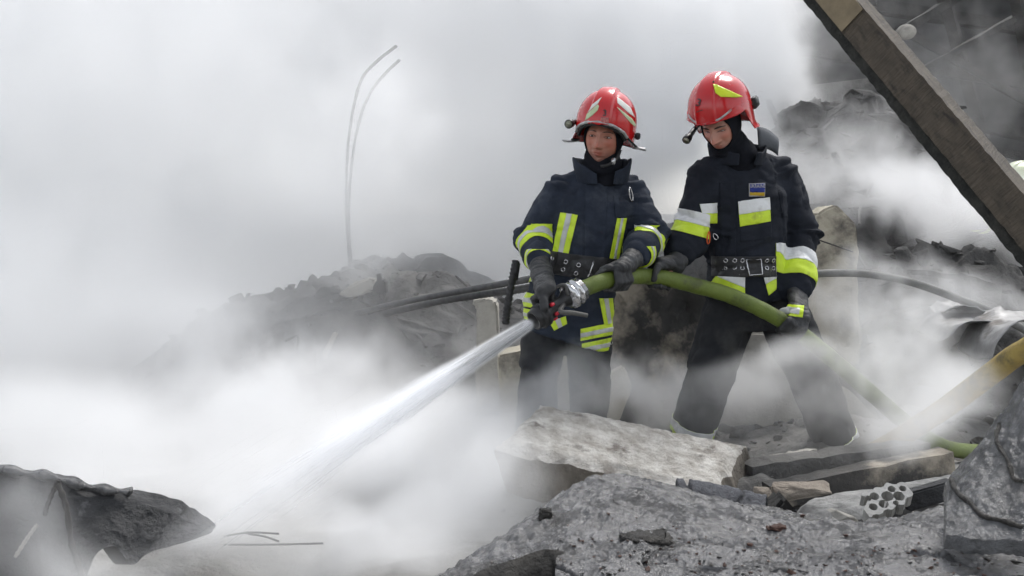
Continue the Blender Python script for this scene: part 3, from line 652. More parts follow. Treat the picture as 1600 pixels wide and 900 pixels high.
# ------------------------------------------------------------------ foreground: buckled bitumen roofing
def strip_sheet(name, back, front, nu, nv, amp, seed, m, thick, label, cat, lift=None, origin=None, bow=.05):
    bk = spline([P(*p) for p in back], nu); fr = spline([P(*p) for p in front], nu); pts = []
    for i in range(nu):
        for j in range(nv):
            t = j / (nv - 1); p = bk[i].lerp(fr[i], t); p = p + V((0, 0, bow * math.sin(math.pi * t))); pts.append(p)
    p = np.array([list(q) for q in pts]); S, T = [q.ravel() for q in np.meshgrid(np.linspace(0, 1, nu), np.linspace(0, 1, nv), indexing='ij')]
    w = np.clip(T * 8, .25, 1)
    h = amp * (fbm(p * 3.2 + seed, 3, seed) + .5 * ridged(p * 6.5 + seed, 3, seed + 3)) * w + amp * .28 * fbm(p * 24 + seed, 3, seed + 5) + amp * .2 * np.clip(ridged(p * 12 + seed, 2, seed + 8) - .6, 0, 1) * 3
    h += .016 * np.sin(p[:, 0] * 5.1 + p[:, 1] * 3 + seed + 1.5 * perlin(p * 1.6, seed + 2)) * w * (amp > .0125)
    # pressed cracks: thin dark grooves along the zero lines of a noise
    cr = np.abs(perlin(p * 2.7 + seed * 1.7, seed + 11)); h -= np.clip(.02 - cr, 0, .02) * 1.6 * (perlin(p * 1.3, seed + 13) > 0)
    h += .0022 * fbm(p * 62 + seed, 2, seed + 31) + .004 * np.clip(ridged(p * np.array([34, 20, 34]) + seed, 2, seed + 33) - .7, 0, 1)
    p[:, 2] += h
    if lift is not None: p[:, 2] += lift(p, S, T)
    edge = fbm(p * 11 + seed, 3, seed + 21) * .018; p[:, 1] += edge * np.clip(1 - T * 8, 0, 1)
    vt, f = grid(p, nu, nv, True); bm = bmesh.new(); vv = [bm.verts.new(q) for q in vt]
    for q in f: bm.faces.new([vv[i] for i in q])
    bm.normal_update(); 
    if sum(fc.normal.z for fc in bm.faces) < 0: bmesh.ops.reverse_faces(bm, faces=bm.faces[:])
    ext = bmesh.ops.extrude_edge_only(bm, edges=[e for e in bm.edges if e.is_boundary])
    low = [g_ for g_ in ext['geom'] if isinstance(g_, bmesh.types.BMVert)]
    for v in low: v.co += V((0, .012, -thick))
    o = obj(name, bm, m, origin=origin or bk[0]); return tag(o, label, cat)
sh1 = strip_sheet('roofing_sheet', [(640, 925, 2.62), (700, 893, 2.72), (770, 850, 2.85), (840, 806, 2.98), (905, 772, 3.1), (955, 752, 3.17), (1010, 758, 3.2), (1090, 770, 3.2), (1190, 792, 3.18), (1270, 806, 3.1), (1340, 815, 3.05), (1420, 806, 3.0), (1500, 790, 2.95), (1640, 775, 2.9)],
    [(640, 1010, 2.3), (760, 925, 2.42), (860, 905, 2.45), (1000, 905, 2.4), (1200, 915, 2.35), (1400, 915, 2.3), (1640, 910, 2.3)], 400, 150, .017, 4, M['bitumen'], .12, 'buckled grey bitumen roofing sheet filling the bottom foreground', 'roofing sheet')
sh2 = strip_sheet('roofing_sheet', [(868, 852, 2.5), (905, 848, 2.5), (960, 846, 2.5), (1040, 848, 2.5), (1130, 856, 2.48), (1240, 866, 2.45), (1400, 872, 2.42), (1640, 872, 2.4)],
    [(865, 1050, 2.0), (1000, 1060, 2.0), (1300, 1060, 2.0), (1640, 1060, 2.0)], 300, 100, .013, 9, M['bitumen'], .16, 'nearest grey roofing layer with a raised left edge at the bottom', 'roofing sheet', bow=.02)
# recess under the nearest layer: its shade is the black of this curled flap
bm = bmesh.new(); nu, nv = 40, 14; rows = []
top = spline([P(700, 930, 2.36), P(745, 888, 2.4), (P(800, 868, 2.43)), P(845, 853, 2.46), P(872, 852, 2.48), P(900, 872, 2.5), P(930, 905, 2.5)], nu)
for i, p in enumerate(top):
    row = []
    for j in range(nv):
        t = j / (nv - 1); n_ = fbm(np.array([[i * .3, t * 4, 2.]]), 3, 5)[0] * .012
        row.append(bm.verts.new(p + V((.02 * t + n_, -.03 + .06 * t * t + n_ - .1 * t, .0 - .2 * t + .012 * math.sin(t * 3)))))
    rows.append(row)
for a, b in zip(rows, rows[1:]):
    for j in range(nv - 1): bm.faces.new((a[j], a[j + 1], b[j + 1], b[j]))
thicken(bm, .02)
tag(obj('torn_flap', bm, M['tar'], origin=top[0]), 'torn roofing flap, black for the shaded recess, at the bottom left of the foreground sheet', 'roofing sheet')
# plate that rises at the right edge
sh3 = strip_sheet('roofing_plate', [(1478, 760, 2.62), (1500, 728, 2.62), (1530, 690, 2.6), (1562, 648, 2.58), (1600, 596, 2.55), (1650, 540, 2.5), (1720, 500, 2.5)],
    [(1478, 838, 2.36), (1505, 842, 2.32), (1540, 846, 2.3), (1580, 848, 2.28), (1620, 848, 2.26), (1670, 850, 2.24), (1740, 850, 2.2)], 150, 150, .012, 17, M['bitumen2'], .035, 'wet dark roofing plate rising steeply at the right edge', 'roofing sheet', bow=.015)
tr3 = None
def dark_crack(pts, r):  # cracks in the plate: their dark depth painted as thin black tubes
    b_ = bmesh.new(); b_.from_mesh(sh3.data); b_.transform(Matrix.Translation(wloc(sh3))); t_ = BVHTree.FromBMesh(b_); b_.free(); q = []
    for u, v in [(p.x, p.y) for p in spline([V((a, b, 0)) for a, b in pts], 40)]:
        l, n = hit(t_, u, v)
        if l is not None: q.append(l + n * .001)
    bm = bmesh.new(); tube(bm, q, [r * (1 + .35 * math.sin(i * 1.3) * math.cos(i * .7)) for i in range(len(q))], 6); obj('crack_line', bm, M['tar'], sh3)
dark_crack([(1487, 750), (1496, 770), (1515, 785), (1535, 806), (1565, 814), (1598, 824)], .006); dark_crack([(1563, 662), (1558, 690), (1575, 720), (1584, 748), (1598, 752)], .005)
# lumps, flakes and rust on the foreground sheet
def on(o):
    b = bmesh.new(); b.from_mesh(o.data); b.transform(Matrix.Translation(wloc(o))); t = BVHTree.FromBMesh(b); b.free(); return t
tr1, tr2 = on(sh1), on(sh2)
bm = bmesh.new(); bm2 = bmesh.new(); rs = random.Random(12)
for k in range(300):
    u, v = rs.uniform(860, 1600), 900 - 62 * rs.random() ** 1.3
    if k % 4 == 0: u, v = rs.uniform(740, 1560), rs.uniform(775, 900)
    l, n = hit(tr2, u, v); l1, n1 = hit(tr1, u, v)
    if l is None or (l1 is not None and l1.y < l.y): l, n = l1, n1
    if l is None: continue
    s = rs.uniform(.003, .008) if rs.random() < .93 else rs.uniform(.01, .018)
    chunk_bm(bm if rs.random() < .6 else bm2, l + V((0, 0, s * .2)), (s * 1.6, s, s * .6), k, npts=8, sub=0)
tag(obj('rust_flakes', bm, M['rustbit'], smooth=False), 'rusty flakes scattered over the foreground roofing', 'debris', kind='stuff')
tag(obj('tar_crumbs', bm2, M['tar'], smooth=False), 'black tar crumbs scattered over the foreground roofing', 'debris', kind='stuff')
def flat_lump(name, u, v, su, sv_, h, m, label, seed):
    l, n = hit(tr1, u, v)
    bm = bmesh.new(); chunk_bm(bm, l + V((0, 0, h * .1)), (su, sv_, h), seed, Matrix.Identity(3), 40, 3, .11); o = obj(name, bm, M[m], origin=l); tag(o, label, 'rubble')
flat_lump('tar_lump', 1010, 842, .13, .1, .02, 'tar', 'black crusted lump of tar in the middle of the foreground sheet', 3)
flat_lump('tar_lump', 852, 806, .035, .04, .03, 'tar', 'small dark clinker lump near the sheet\'s left edge', 5)
flat_lump('torn_flap', 1215, 826, .05, .03, .012, 'rustbit', 'torn rusty scrap lying on the foreground sheet', 8)
# slate blue felt strip along the sheet's back edge
tag(strip_sheet('felt_strip', [(1055, 770, 3.2), (1100, 774, 3.2), (1150, 784, 3.2), (1200, 796, 3.2)], [(1060, 782, 3.1), (1100, 788, 3.1), (1150, 799, 3.08), (1195, 809, 3.08)], 40, 12, .004, 31, mat('blue_grey_felt', (.06, .063, .074), (.15, .156, .175), .5, 60, bump=1, bscale=120), .008, 'slate blue mineral felt strip along the back of the foreground sheet', 'felt'), None)

# ------------------------------------------------------------------ broken wall piece, lower left
lw = thing('broken_roof_piece', 'dark wet broken roof slab jutting in at the lower left', 'concrete slab', P(60, 900, 3.2))
def left_piece():
    top = [(-160, 700), (-60, 722), (0, 734), (60, 745), (100, 752), (150, 766), (200, 771), (250, 782), (282, 792), (292, 803), (318, 815), (332, 828)]
    bot = [(-160, 980), (-60, 980), (40, 975), (80, 960), (120, 940), (150, 868), (180, 852), (200, 872), (212, 880), (235, 862), (285, 848), (332, 832)]
    nu, nv = 150, 46; tp = spline([P(u, v, 3.35 + .0002 * u) for u, v in top], nu); bt = spline([P(u, v, 3.22 + .0003 * u) for u, v in bot], nu); pts = []
    for i in range(nu):
        for j in range(nv): pts.append(list(tp[i].lerp(bt[i], j / (nv - 1))))
    p = np.array(pts); S, T = [q.ravel() for q in np.meshgrid(np.linspace(0, 1, nu), np.linspace(0, 1, nv), indexing='ij')]
    h = .012 * fbm(p * 3, 3, 41) + .006 * ridged(p * 16, 3, 44) + .004 * np.abs(fbm(p * 45, 2, 46)) + .05 * np.clip(1 - T * 7, 0, 1) ** 2 * -1
    p[:, 1] -= h; p[:, 2] += .012 * fbm(p * 9, 3, 47) * (T < .1)
    bm = bmesh.new(); vt, f = grid(p, nu, nv); vv = [bm.verts.new(q) for q in vt]
    for q in f: bm.faces.new([vv[i] for i in q])
    bm.normal_update()
    if sum(fc.normal.y for fc in bm.faces) > 0: bmesh.ops.reverse_faces(bm, faces=bm.faces[:])
    ext = bmesh.ops.extrude_edge_only(bm, edges=[e for e in bm.edges if e.is_boundary])
    for g_ in ext['geom']:
        if isinstance(g_, bmesh.types.BMVert): g_.co += V((-.1, .14, -.045))
    return bm
sharp(obj('slab_face', left_piece(), M['mound'], lw), 28)
bm = bmesh.new(); pp = spline([P(-60, 724, 3.36), P(20, 740, 3.36), P(80, 748, 3.36), P(140, 765, 3.37), P(200, 772, 3.37)], 40)
for k in range(2): tube(bm, [p + V((0, .03 * k, .006 - .006 * k)) for p in pp], [.012 + .006 * math.sin(i * .8 + k) for i in range(40)], 8)
obj('bitumen_rim', bm, M['bitumen'], lw)
for pts, r in (([(88, 752), (98, 775), (105, 800), (112, 850), (124, 885), (130, 905)], .0085), ([(92, 750), (84, 766), (74, 790), (70, 805)], .007), ([(58, 820), (42, 842), (24, 870)], .006), ([(124, 885), (112, 894)], .007)):
    bm = bmesh.new(); tube(bm, spline([P(u, v, 3.18) for u, v in pts], 24), [r * (1 + .25 * math.sin(i * 1.9)) for i in range(24)], 7); obj('hanging_wire', bm, M['iron'] if r > .0065 else M['concrete'], lw)
# bent wires sticking out of the smoke at the bottom
for pts, lab in (([(350, 838), (390, 832), (436, 834)], 'upper short bent wire poking out of the smoke at the bottom left'), ([(385, 834), (412, 838), (436, 846)], 'forked short wire under the upper one at the bottom left'), ([(350, 851), (420, 851), (505, 849)], 'long straight thin wire lying across the smoke at the bottom left')):
    bm = bmesh.new(); tube(bm, spline([P(u, v, 3.7) for u, v in pts], 14), .0036, 6); tag(obj('wire', bm, M['iron'], origin=P(*pts[0], 3.7)), lab, 'wire', 'wires at the bottom left')

# ================================================================== PEOPLE
def seg_info(p, segs):
    """for points p: index of nearest bone, position along it (m) and unit axis"""
    best = np.full(len(p), 1e9); idx = np.zeros(len(p), int); tt = np.zeros(len(p)); ax = np.zeros((len(p), 3))
    for k, (a, b) in enumerate(segs):
        a = np.array(a); d = np.array(b) - a; L_ = np.linalg.norm(d); d = d / L_
        t = np.clip(((p - a) @ d), 0, L_); r = np.linalg.norm(p - a - np.outer(t, d), axis=1)
        m_ = r < best; best[m_] = r[m_]; idx[m_] = k; tt[m_] = t[m_] / L_; ax[m_] = d
    return idx, tt, ax
def folds(bm, segs, amp, seed, lam=.055, across=.17, hold=None):
    """cloth creases: sharp-crested, running mostly across each limb, deeper near the joints"""
    p = coords(bm); n = norms(bm); idx, t, ax = seg_info(p, segs); al = (p * ax).sum(1)
    tw = .35 * fbm(p * 5 + seed, 2, seed)
    q = p / across + ax * ((al / lam) - (al / across))[:, None] + tw[:, None]
    a = np.array([amp[i] if hasattr(amp, '__len__') else amp for i in idx]); j = .55 + .6 * (np.abs(t - .5) * 2) ** 2
    r = np.abs(perlin(q * .62 + seed, seed + 1)); crease = np.clip(.22 - r, 0, .22) / .22
    h = a * j * (perlin(q * .5 + seed * 2, seed + 2) * 1.1 - crease * .9 + .35 * perlin(q * 1.3, seed + 3)) + a * .5 * fbm(p * 9 + seed, 2, seed + 4)
    if hold is not None: h = h * hold(p)
    setco(bm, p + n * h[:, None])
def ell_loft(bm, secs, n=26, sq=2.6):
    """secs: centre, half width, half depth, across axis, normal axis (up) - superellipse sections"""
    rs_ = []
    for c, w, d, ax, up in secs:
        ax = V(ax).normalized(); up = V(up).normalized(); fw = up.cross(ax).normalized(); r_ = []
        for k in range(n):
            t = 2 * math.pi * k / n; cx, sx = math.cos(t), math.sin(t)
            r_.append(bm.verts.new(V(c) + ax * (w * math.copysign(abs(cx) ** (2 / sq), cx)) + fw * (d * math.copysign(abs(sx) ** (2 / sq), sx))))
        rs_.append(r_)
    rings(bm, rs_)

def grip(bm, c, axis, palm, rh, wrist, s=1, flip=1, fr=.0128, sc=1.):
    """a gloved hand closed round a bar: c on the bar's axis, palm = direction from the axis to the palm,
    s = which way the fingers go round, flip = which end of the axis the index finger is on"""
    axis = V(axis).normalized(); palm = V(palm); palm = (palm - axis * palm.dot(axis)).normalized(); side = axis.cross(palm).normalized() * s
    def at(ang, off, r): return V(c) + axis * off + (palm * math.cos(R(ang)) + side * math.sin(R(ang))) * r
    lens = (1.0, 1.08, 1.02, .82)
    wr = V(wrist)
    for i in range(4):
        off = flip * (.034 - .0225 * i) * sc; rr = rh + fr * .75; e = lens[i]
        pts = [(at(-8, off * .8, rh + .024), .017), (at(42, off, rr + .014), .0158), (at(88, off, rr + .004), .0145), (at(88 + 52 * e, off * 1.02, rr), .0133), (at(88 + 100 * e, off * 1.02, rr - .002), .0118)]
        chain(bm, [(p, r * sc) for p, r in pts], 10)
        capsule(bm, at(-8, off * .8, rh + .024), wr.lerp(at(-30, off * .4, rh + .04), .45), .018 * sc, .022 * sc, 10)
    off = flip * .05 * sc
    chain(bm, [(wr.lerp(at(-35, off * .3, rh + .03), .55), .021 * sc), (at(-48, off * .75, rh + .018), .0185 * sc), (at(-82, off, rh + .012), .0165 * sc), (at(-122, off * 1.05, rh + .008), .0135 * sc)], 10)
    for d in (-.018, 0, .018): capsule(bm, wr + axis * d, at(-15, d, rh + .03), .031 * sc, .026 * sc, 12)
def gauntlet(bm, elbow, wrist, r0, r1, ext):
    d = (V(wrist) - V(elbow)).normalized(); capsule(bm, V(wrist) - d * ext, V(wrist) + d * .02, r0, r1, 16)

HS = 1.1
def head_mesh(bm, H, c, wide=1., stern=0.):
    """head with a modelled face; local -y is forward, z up; H rotates it into the world"""
    nu, nv = 120, 90; rs_ = []; tint = []
    def g(x, z, cx, cz, sx, sz): return math.exp(-((x - cx) / sx) ** 2 - ((z - cz) / sz) ** 2)
    for j in range(nv):
        ph = math.pi * (j + .5) / nv; z = -math.cos(ph); r_ = []
        for i in range(nu):
            th = 2 * math.pi * i / nu; x, y = math.sin(th), -math.cos(th); s = math.sin(ph)
            X, Y, Z = x * s * .074 * wide, y * s * .094, z * .118   # half width, half depth, half height
            if Z < 0: X *= 1 - .24 * (min(1, -Z / .118)) ** 1.5 ; Y *= 1 - .05 * (-Z / .118)
            if Y < 0:
                f = min(1, -y * s * 1.6); d = 0
                d -= .0135 * (g(X, Z, .031, .002, .017, .0115) + g(X, Z, -.031, .002, .017, .0115))
                d += .009 * (g(X, Z, .03, .021, .02, .008) + g(X, Z, -.03, .021, .02, .008)) + .003 * g(X, Z, 0, .02, .012, .012)
                k = max(0, min(1, (.012 - Z) / .052)) if Z > -.042 else max(0, 1 - (-.042 - Z) / .008)
                d += (.008 + .026 * k) * math.exp(-(X / (.0085 + .0045 * k)) ** 2) * (1 if Z < .012 else math.exp(-((Z - .012) / .012) ** 2)) * (1 if k > 0 or Z > 0 else 0)
                d += .007 * (g(X, Z, .0135, -.04, .006, .007) + g(X, Z, -.0135, -.04, .006, .007))
                d += .006 * (g(X, Z, .047, -.022, .018, .016) + g(X, Z, -.047, -.022, .018, .016))
                d += .0065 * g(X, Z, 0, -.0625, .021, .005) + .0075 * g(X, Z, 0, -.0735, .018, .0055) - .007 * g(X, Z, 0, -.068, .024, .0022)
                d -= .003 * g(X, Z, 0, -.054, .005, .006) + .004 * g(X, Z, 0, -.083, .016, .005)
                d += .009 * g(X, Z, 0, -.099, .02, .013)
                d -= .006 * (g(X, Z, .03, -.052, .006, .016) + g(X, Z, -.03, -.052, .006, .016)) + .004 * (g(X, Z, .046, -.055, .014, .02) + g(X, Z, -.046, -.055, .014, .02))
                Y -= d * f
            r_.append(bm.verts.new(V(c) + H @ (V((X, Y, Z)) * HS)))
        rs_.append(r_)
    rings(bm, rs_)

def local_patch(bm, mats, test, off, thick):
    b = bm.copy(); b.normal_update()
    bmesh.ops.delete(b, geom=[f for f in b.faces if not test(f.calc_center_median())], context='FACES')
    for _ in range(3): bmesh.ops.smooth_vert(b, verts=[v for v in b.verts if v.is_boundary], factor=.5, use_axis_x=True, use_axis_y=True, use_axis_z=True)
    b.normal_update()
    for v in b.verts: v.co += v.normal * off
    thicken(b, thick)
    return b

# ---- helmets: local -y forward, z up, origin = centre of the head opening
def helmet_shell(kind):
    nu, nv = 144, 54; P_ = []
    for i in range(nu):
        th = 2 * math.pi * i / nu; x, y = math.sin(th), -math.cos(th)      # th = 0 in front
        a = abs(math.degrees(th) if th <= math.pi else math.degrees(th) - 360)
        if kind == 1:      # round shell, front edge level over the brow, cheek sides drawn down
            low = np.interp(a, [0, 25, 50, 70, 95, 125, 150, 180], [.012, .004, -.02, -.055, -.085, -.09, -.085, -.08])
            flare = np.interp(a, [0, 40, 60, 80, 100, 120, 180], [.012, .008, .0, .01, .024, .02, .012])
        else:
            low = np.interp(a, [0, 25, 48, 62, 74, 84, 96, 125, 150, 180], [.008, .016, .034, .036, .012, -.045, -.1, -.118, -.118, -.115])
            flare = np.interp(a, [0, 40, 60, 90, 120, 150, 180], [.014, .006, .0, .002, .016, .02, .02])
        for j in range(nv):
            t = j / (nv - 1); s = t ** .85
            z = .128 * math.cos(min(s * 1.12, 1) * math.pi / 2) if False else None
            # meridian: quarter of a superellipse down to the equator, then straight to the lower edge
            if s < .62:
                q = s / .62 * math.pi / 2; rr = math.sin(q) ** .92; z = .142 * math.cos(q) ** .95
            else:
                q = (s - .62) / .38; rr = 1 - .04 * q * q; z = low * q + min(0, 0)
                z = (low) * q
            X, Y, Z = x * rr * .125, y * rr * .148, z
            fl = flare * max(0, (s - .88) / .12) ** 2
            X += x * fl; Y += y * fl
            # centre comb and raised edges
            w = abs(X); front = Y < .06
            comb = 1 / (1 + math.exp((w - (.030 + .012 * max(0, -Y / .15))) / .0016))
            if s < .8: X_, Y_, Z_ = X, Y, Z; k = .0105 * comb * min(1, (.8 - s) / .08); nrm = V((X / .0156, Y / .0219, Z / .02)).normalized(); X, Y, Z = V((X, Y, Z)) + nrm * k
            # brow panel ridge
            if kind == 2 and 35 < a < 80 and .5 < s < .72:
                k = .006 * math.exp(-((a - 56) / 13) ** 2 - ((s - .62) / .055) ** 2); X += x * k; Y += y * k
            P_.append(V((X, Y, Z)))
    f = []
    for i in range(nu):
        for j in range(nv - 1):
            a = i * nv + j; b = ((i + 1) % nu) * nv + j
            if j == 0: f.append((a, a + 1, b + 1))
            else: f.append((a, a + 1, b + 1, b))
    bm = bmesh.new(); vv = [bm.verts.new(p) for p in P_]
    for q in f:
        try: bm.faces.new([vv[k] for k in q])
        except ValueError: pass
    bmesh.ops.remove_doubles(bm, verts=bm.verts[:], dist=.0004)
    bmesh.ops.recalc_face_normals(bm, faces=bm.faces[:])
    if sum(f.calc_center_median().dot(f.normal) for f in bm.faces) < 0: bmesh.ops.reverse_faces(bm, faces=bm.faces[:])
    bm.normal_update()
    return bm
def helmet_rim(kind, a0, a1, r, dz, up):
    pts = []
    for k in range(50):
        a = a0 + (a1 - a0) * k / 49; th = R(a); aa = abs(a)
        if kind == 1: low = np.interp(aa, [0, 25, 50, 70, 95, 125, 150, 180], [.012, .004, -.02, -.055, -.085, -.09, -.085, -.08]); fl = np.interp(aa, [0, 40, 60, 80, 100, 120, 180], [.012, .008, .0, .01, .024, .02, .012])
        else: low = np.interp(aa, [0, 25, 48, 62, 74, 84, 96, 125, 150, 180], [.008, .016, .034, .036, .012, -.045, -.1, -.118, -.118, -.115]); fl = np.interp(aa, [0, 40, 60, 90, 120, 150, 180], [.014, .006, .0, .002, .016, .02, .02])
        pts.append(V((math.sin(th) * (.12 + fl + dz), -math.cos(th) * (.142 + fl + dz), low + up)))
    bm = bmesh.new(); tube(bm, pts, r, 8); return bm

def build_helmet(kind, root, H, c, face_u):
    M4 = Matrix.Translation(c) @ H.to_4x4() @ Matrix.Scale(face_u, 4)
    sh = helmet_shell(kind); shell_local = sh.copy(); b = sh; thicken(b, .004); b.transform(M4)
    hel = obj('helmet', b, M['red'], root)
    shw = shell_local.copy(); shw.transform(M4); shw.normal_update()
    if sum((f.calc_center_median() - c).dot(f.normal) for f in shw.faces) < 0: bmesh.ops.reverse_faces(shw, faces=shw.faces[:])
    return hel, shw, M4
def torch(hel, M4, a, b, r, tint='black'):
    a, b = M4 @ V(a), M4 @ V(b); d = (b - a).normalized(); x, y, _ = basis(d); bm = bmesh.new()
    rings(bm, [ring(bm, a + d * t, x * q, y * q, 18) for t, q in ((0, r * .5), (.004, r * .75), (.04, r * .8), (.055, r * .85), (.06, r * 1.12), (.085, r * 1.2), (.088, r * 1.1), (.084, r * .95))])
    t = obj('torch', bm, M[tint], hel); bm = bmesh.new(); p = a + d * .0855
    rings(bm, [ring(bm, p, x * r * .95, y * r * .95, 18), ring(bm, p - d * .001, x * r * .3, y * r * .3, 18)]); obj('torch_lens', bm, M['lens'], hel)

def frame(yaw, pitch, roll):   # degrees; yaw + = face turns to the picture's left, pitch + = looks down, roll + = clockwise in the picture
    return Matrix.Rotation(R(-yaw), 3, 'Z') @ Matrix.Rotation(R(pitch), 3, 'X') @ Matrix.Rotation(R(roll), 3, 'Y')

def face_parts(root, body, H, c, skin_brow, open_, gaze=(0, 0), low=0):
    tree = bvh(body)
    def onface(x, z, off=.0):
        x, z = x * HS, z * HS; o_ = V(c) + H @ V((x, -.3, z)); l, n, i, d = tree.ray_cast(o_, H @ V((0, 1, 0))); return l + (H @ V((0, -1, 0))) * off if l else None
    for s in (-1, 1):
        # eyeball showing as a narrow almond between the lids
        bm = bmesh.new(); ctr = onface(s * .031, .0 - low * .3, 0)
        ball(bm, ctr + H @ V((0, .0065, 0)), (.0135, .0085, .0048 * open_ + .0012), 18, 12, H); obj('eye', bm, M['eye'], root)
        bm = bmesh.new(); ball(bm, ctr + H @ V((gaze[0], -.0008, gaze[1])), (.0046, .0024, .0042 * open_ + .001), 12, 8, H); obj('iris', bm, M['iris'], root)
        # lids
        for up, th in ((1, .0022), (-1, .0016)):
            bm = bmesh.new(); pts = []
            for k in range(9):
                t = k / 8 * 2 - 1; x = s * .031 + t * .0165; z = up * (.0052 * open_ + .0006) * (1 - t * t) - .0006 * t * s - low * .3
                pts.append(onface(x, z, .0004))
            tube(bm, pts, [th * (1 - .5 * abs(k / 8 * 2 - 1)) for k in range(9)], 6); obj('eyelid', bm, M['lid'], root)
        bm = bmesh.new(); pts = [onface(s * (.012 + .038 * k / 8), .0185 + .006 * math.sin(k / 8 * 2.6) - .004 * k / 8, .0003) for k in range(9)]
        tube(bm, pts, [.004 * (1 - .45 * abs(k / 8 * 2 - .7)) * skin_brow for k in range(9)], 6); obj('eyebrow', bm, M['brow'], root)
M['eye'] = mat('eye_white', (.42, .4, .38), None, .3); M['iris'] = mat('dark_iris', (.02, .015, .012), None, .2)
M['lid'] = mat('eyelid_skin', (.1, .05, .04), None, .6); M['brow'] = mat('brow_hair', (.03, .02, .016), (.06, .042, .034), .8, 200)

def finish_body(bm, H, c, name, root, m, stubble):
    """body mesh with a tint attribute: redder lips, nose and cheeks, stubble on the jaw"""
    o = obj(name, bm, m, root, free=False); me = o.data; Hi = np.array(H.inverted()); base = np.array(wloc(root)); cc = np.array(c)
    p = np.array([v.co[:] for v in me.vertices]) + base - cc; q = p @ Hi.T / HS; x, z = q[:, 0], q[:, 2]
    t = np.ones((len(q), 4))
    def G(cx, cz, sx, sz): return np.exp(-((x - cx) / sx) ** 2 - ((z - cz) / sz) ** 2) * (q[:, 1] < 0)
    lips = np.clip(G(0, -.0635, .02, .0045) + G(0, -.073, .018, .005), 0, 1); chk = np.clip(G(.045, -.025, .022, .02) + G(-.045, -.025, .022, .02) + G(0, -.035, .014, .014), 0, 1)
    jaw = np.clip((-.045 - z) / .03, 0, 1) * (q[:, 1] < .03) * (1 - lips)
    for ch, (l, ck, j) in enumerate(((.85, 1.06, 1 - stubble), (.5, .78, 1 - stubble * .9), (.5, .74, 1 - stubble * .75))):
        t[:, ch] = (1 + (l - 1) * lips) * (1 + (ck - 1) * chk) * (1 + (j - 1) * jaw)
    a = me.color_attributes.new('tint', 'FLOAT_COLOR', 'POINT'); a.data.foreach_set('color', t.astype(np.float32).ravel())
    return o

def strip(root, bm, polys, mats, name='reflective_strip', off=.003, front=.05, rangeY=None, planes=None, test=None):
    """a tape strip: first polygon is the backing, the others are laid on it as sub-parts"""
    par = root
    for k, (poly, m) in enumerate(zip(polys, mats)):
        b = patch(bm, pxplanes(poly) if not (poly and isinstance(poly[0][0], Vector)) else poly, off + .0022 * k, .0022, front, rangeY, test)
        if not b.faces: print('EMPTY strip', name, poly[:2]); b.free(); continue
        o = obj(name if k == 0 else 'reflective_stripe', b, M[m], par)
        if k == 0: par = o
    return par
def band(root, bm, a, b, t0, t1, stripes, base, rad=.14, off=.003, poly=None):
    """tape right round a sleeve or leg: stripes = [(f0, f1, material)] along its width"""
    a, b = V(a), V(b); d = (b - a)
    def near(c, n):
        t = max(0, min(1.15, (c - a).dot(d) / d.length_squared)); return (c - (a + d * t)).length < rad
    ex = pxplanes(poly) if poly else []
    if poly: near = None
    o = obj('reflective_band', patch(bm, ex + bandplanes(a, b, t0, t1), off, .002, None, None, near), M[base], root)
    for f0, f1, m in stripes:
        obj('reflective_stripe', patch(bm, ex + bandplanes(a, b, t0 + (t1 - t0) * f0, t0 + (t1 - t0) * f1), off + .002, .002, None, None, near), M[m], o)
    return o
def quad(u0, v0, u1, v1, w0, w1=None): 
    return None

# the hose centre line, shared by the hands
HOSE = [(893, 461, 4.60), (915, 450, 4.63), (945, 439, 4.68), (985, 432, 4.80), (1010, 432, 4.86), (1040, 435, 4.90), (1085, 446, 4.93), (1130, 458, 4.93), (1165, 472, 4.92), (1200, 489, 4.92), (1238, 511, 4.93), (1275, 540, 4.92), (1320, 578, 4.90), (1370, 622, 4.86), (1420, 664, 4.82), (1480, 700, 4.9), (1560, 705, 5.2), (1680, 690, 5.6)]
HP = spline([P(*h) for h in HOSE], 180)
def hose_at(u):
    k = min(range(len(HP)), key=lambda i: abs(proj(HP[i])[0] - u)); return HP[k], (HP[min(k + 2, len(HP) - 1)] - HP[max(k - 2, 0)]).normalized()
def proj(p):
    d = p - CAM; y = d.y * _c - d.z * _s; z = d.y * _s + d.z * _c; return 800 + FPX * d.x / y, 450 - FPX * z / y
HR = .0355

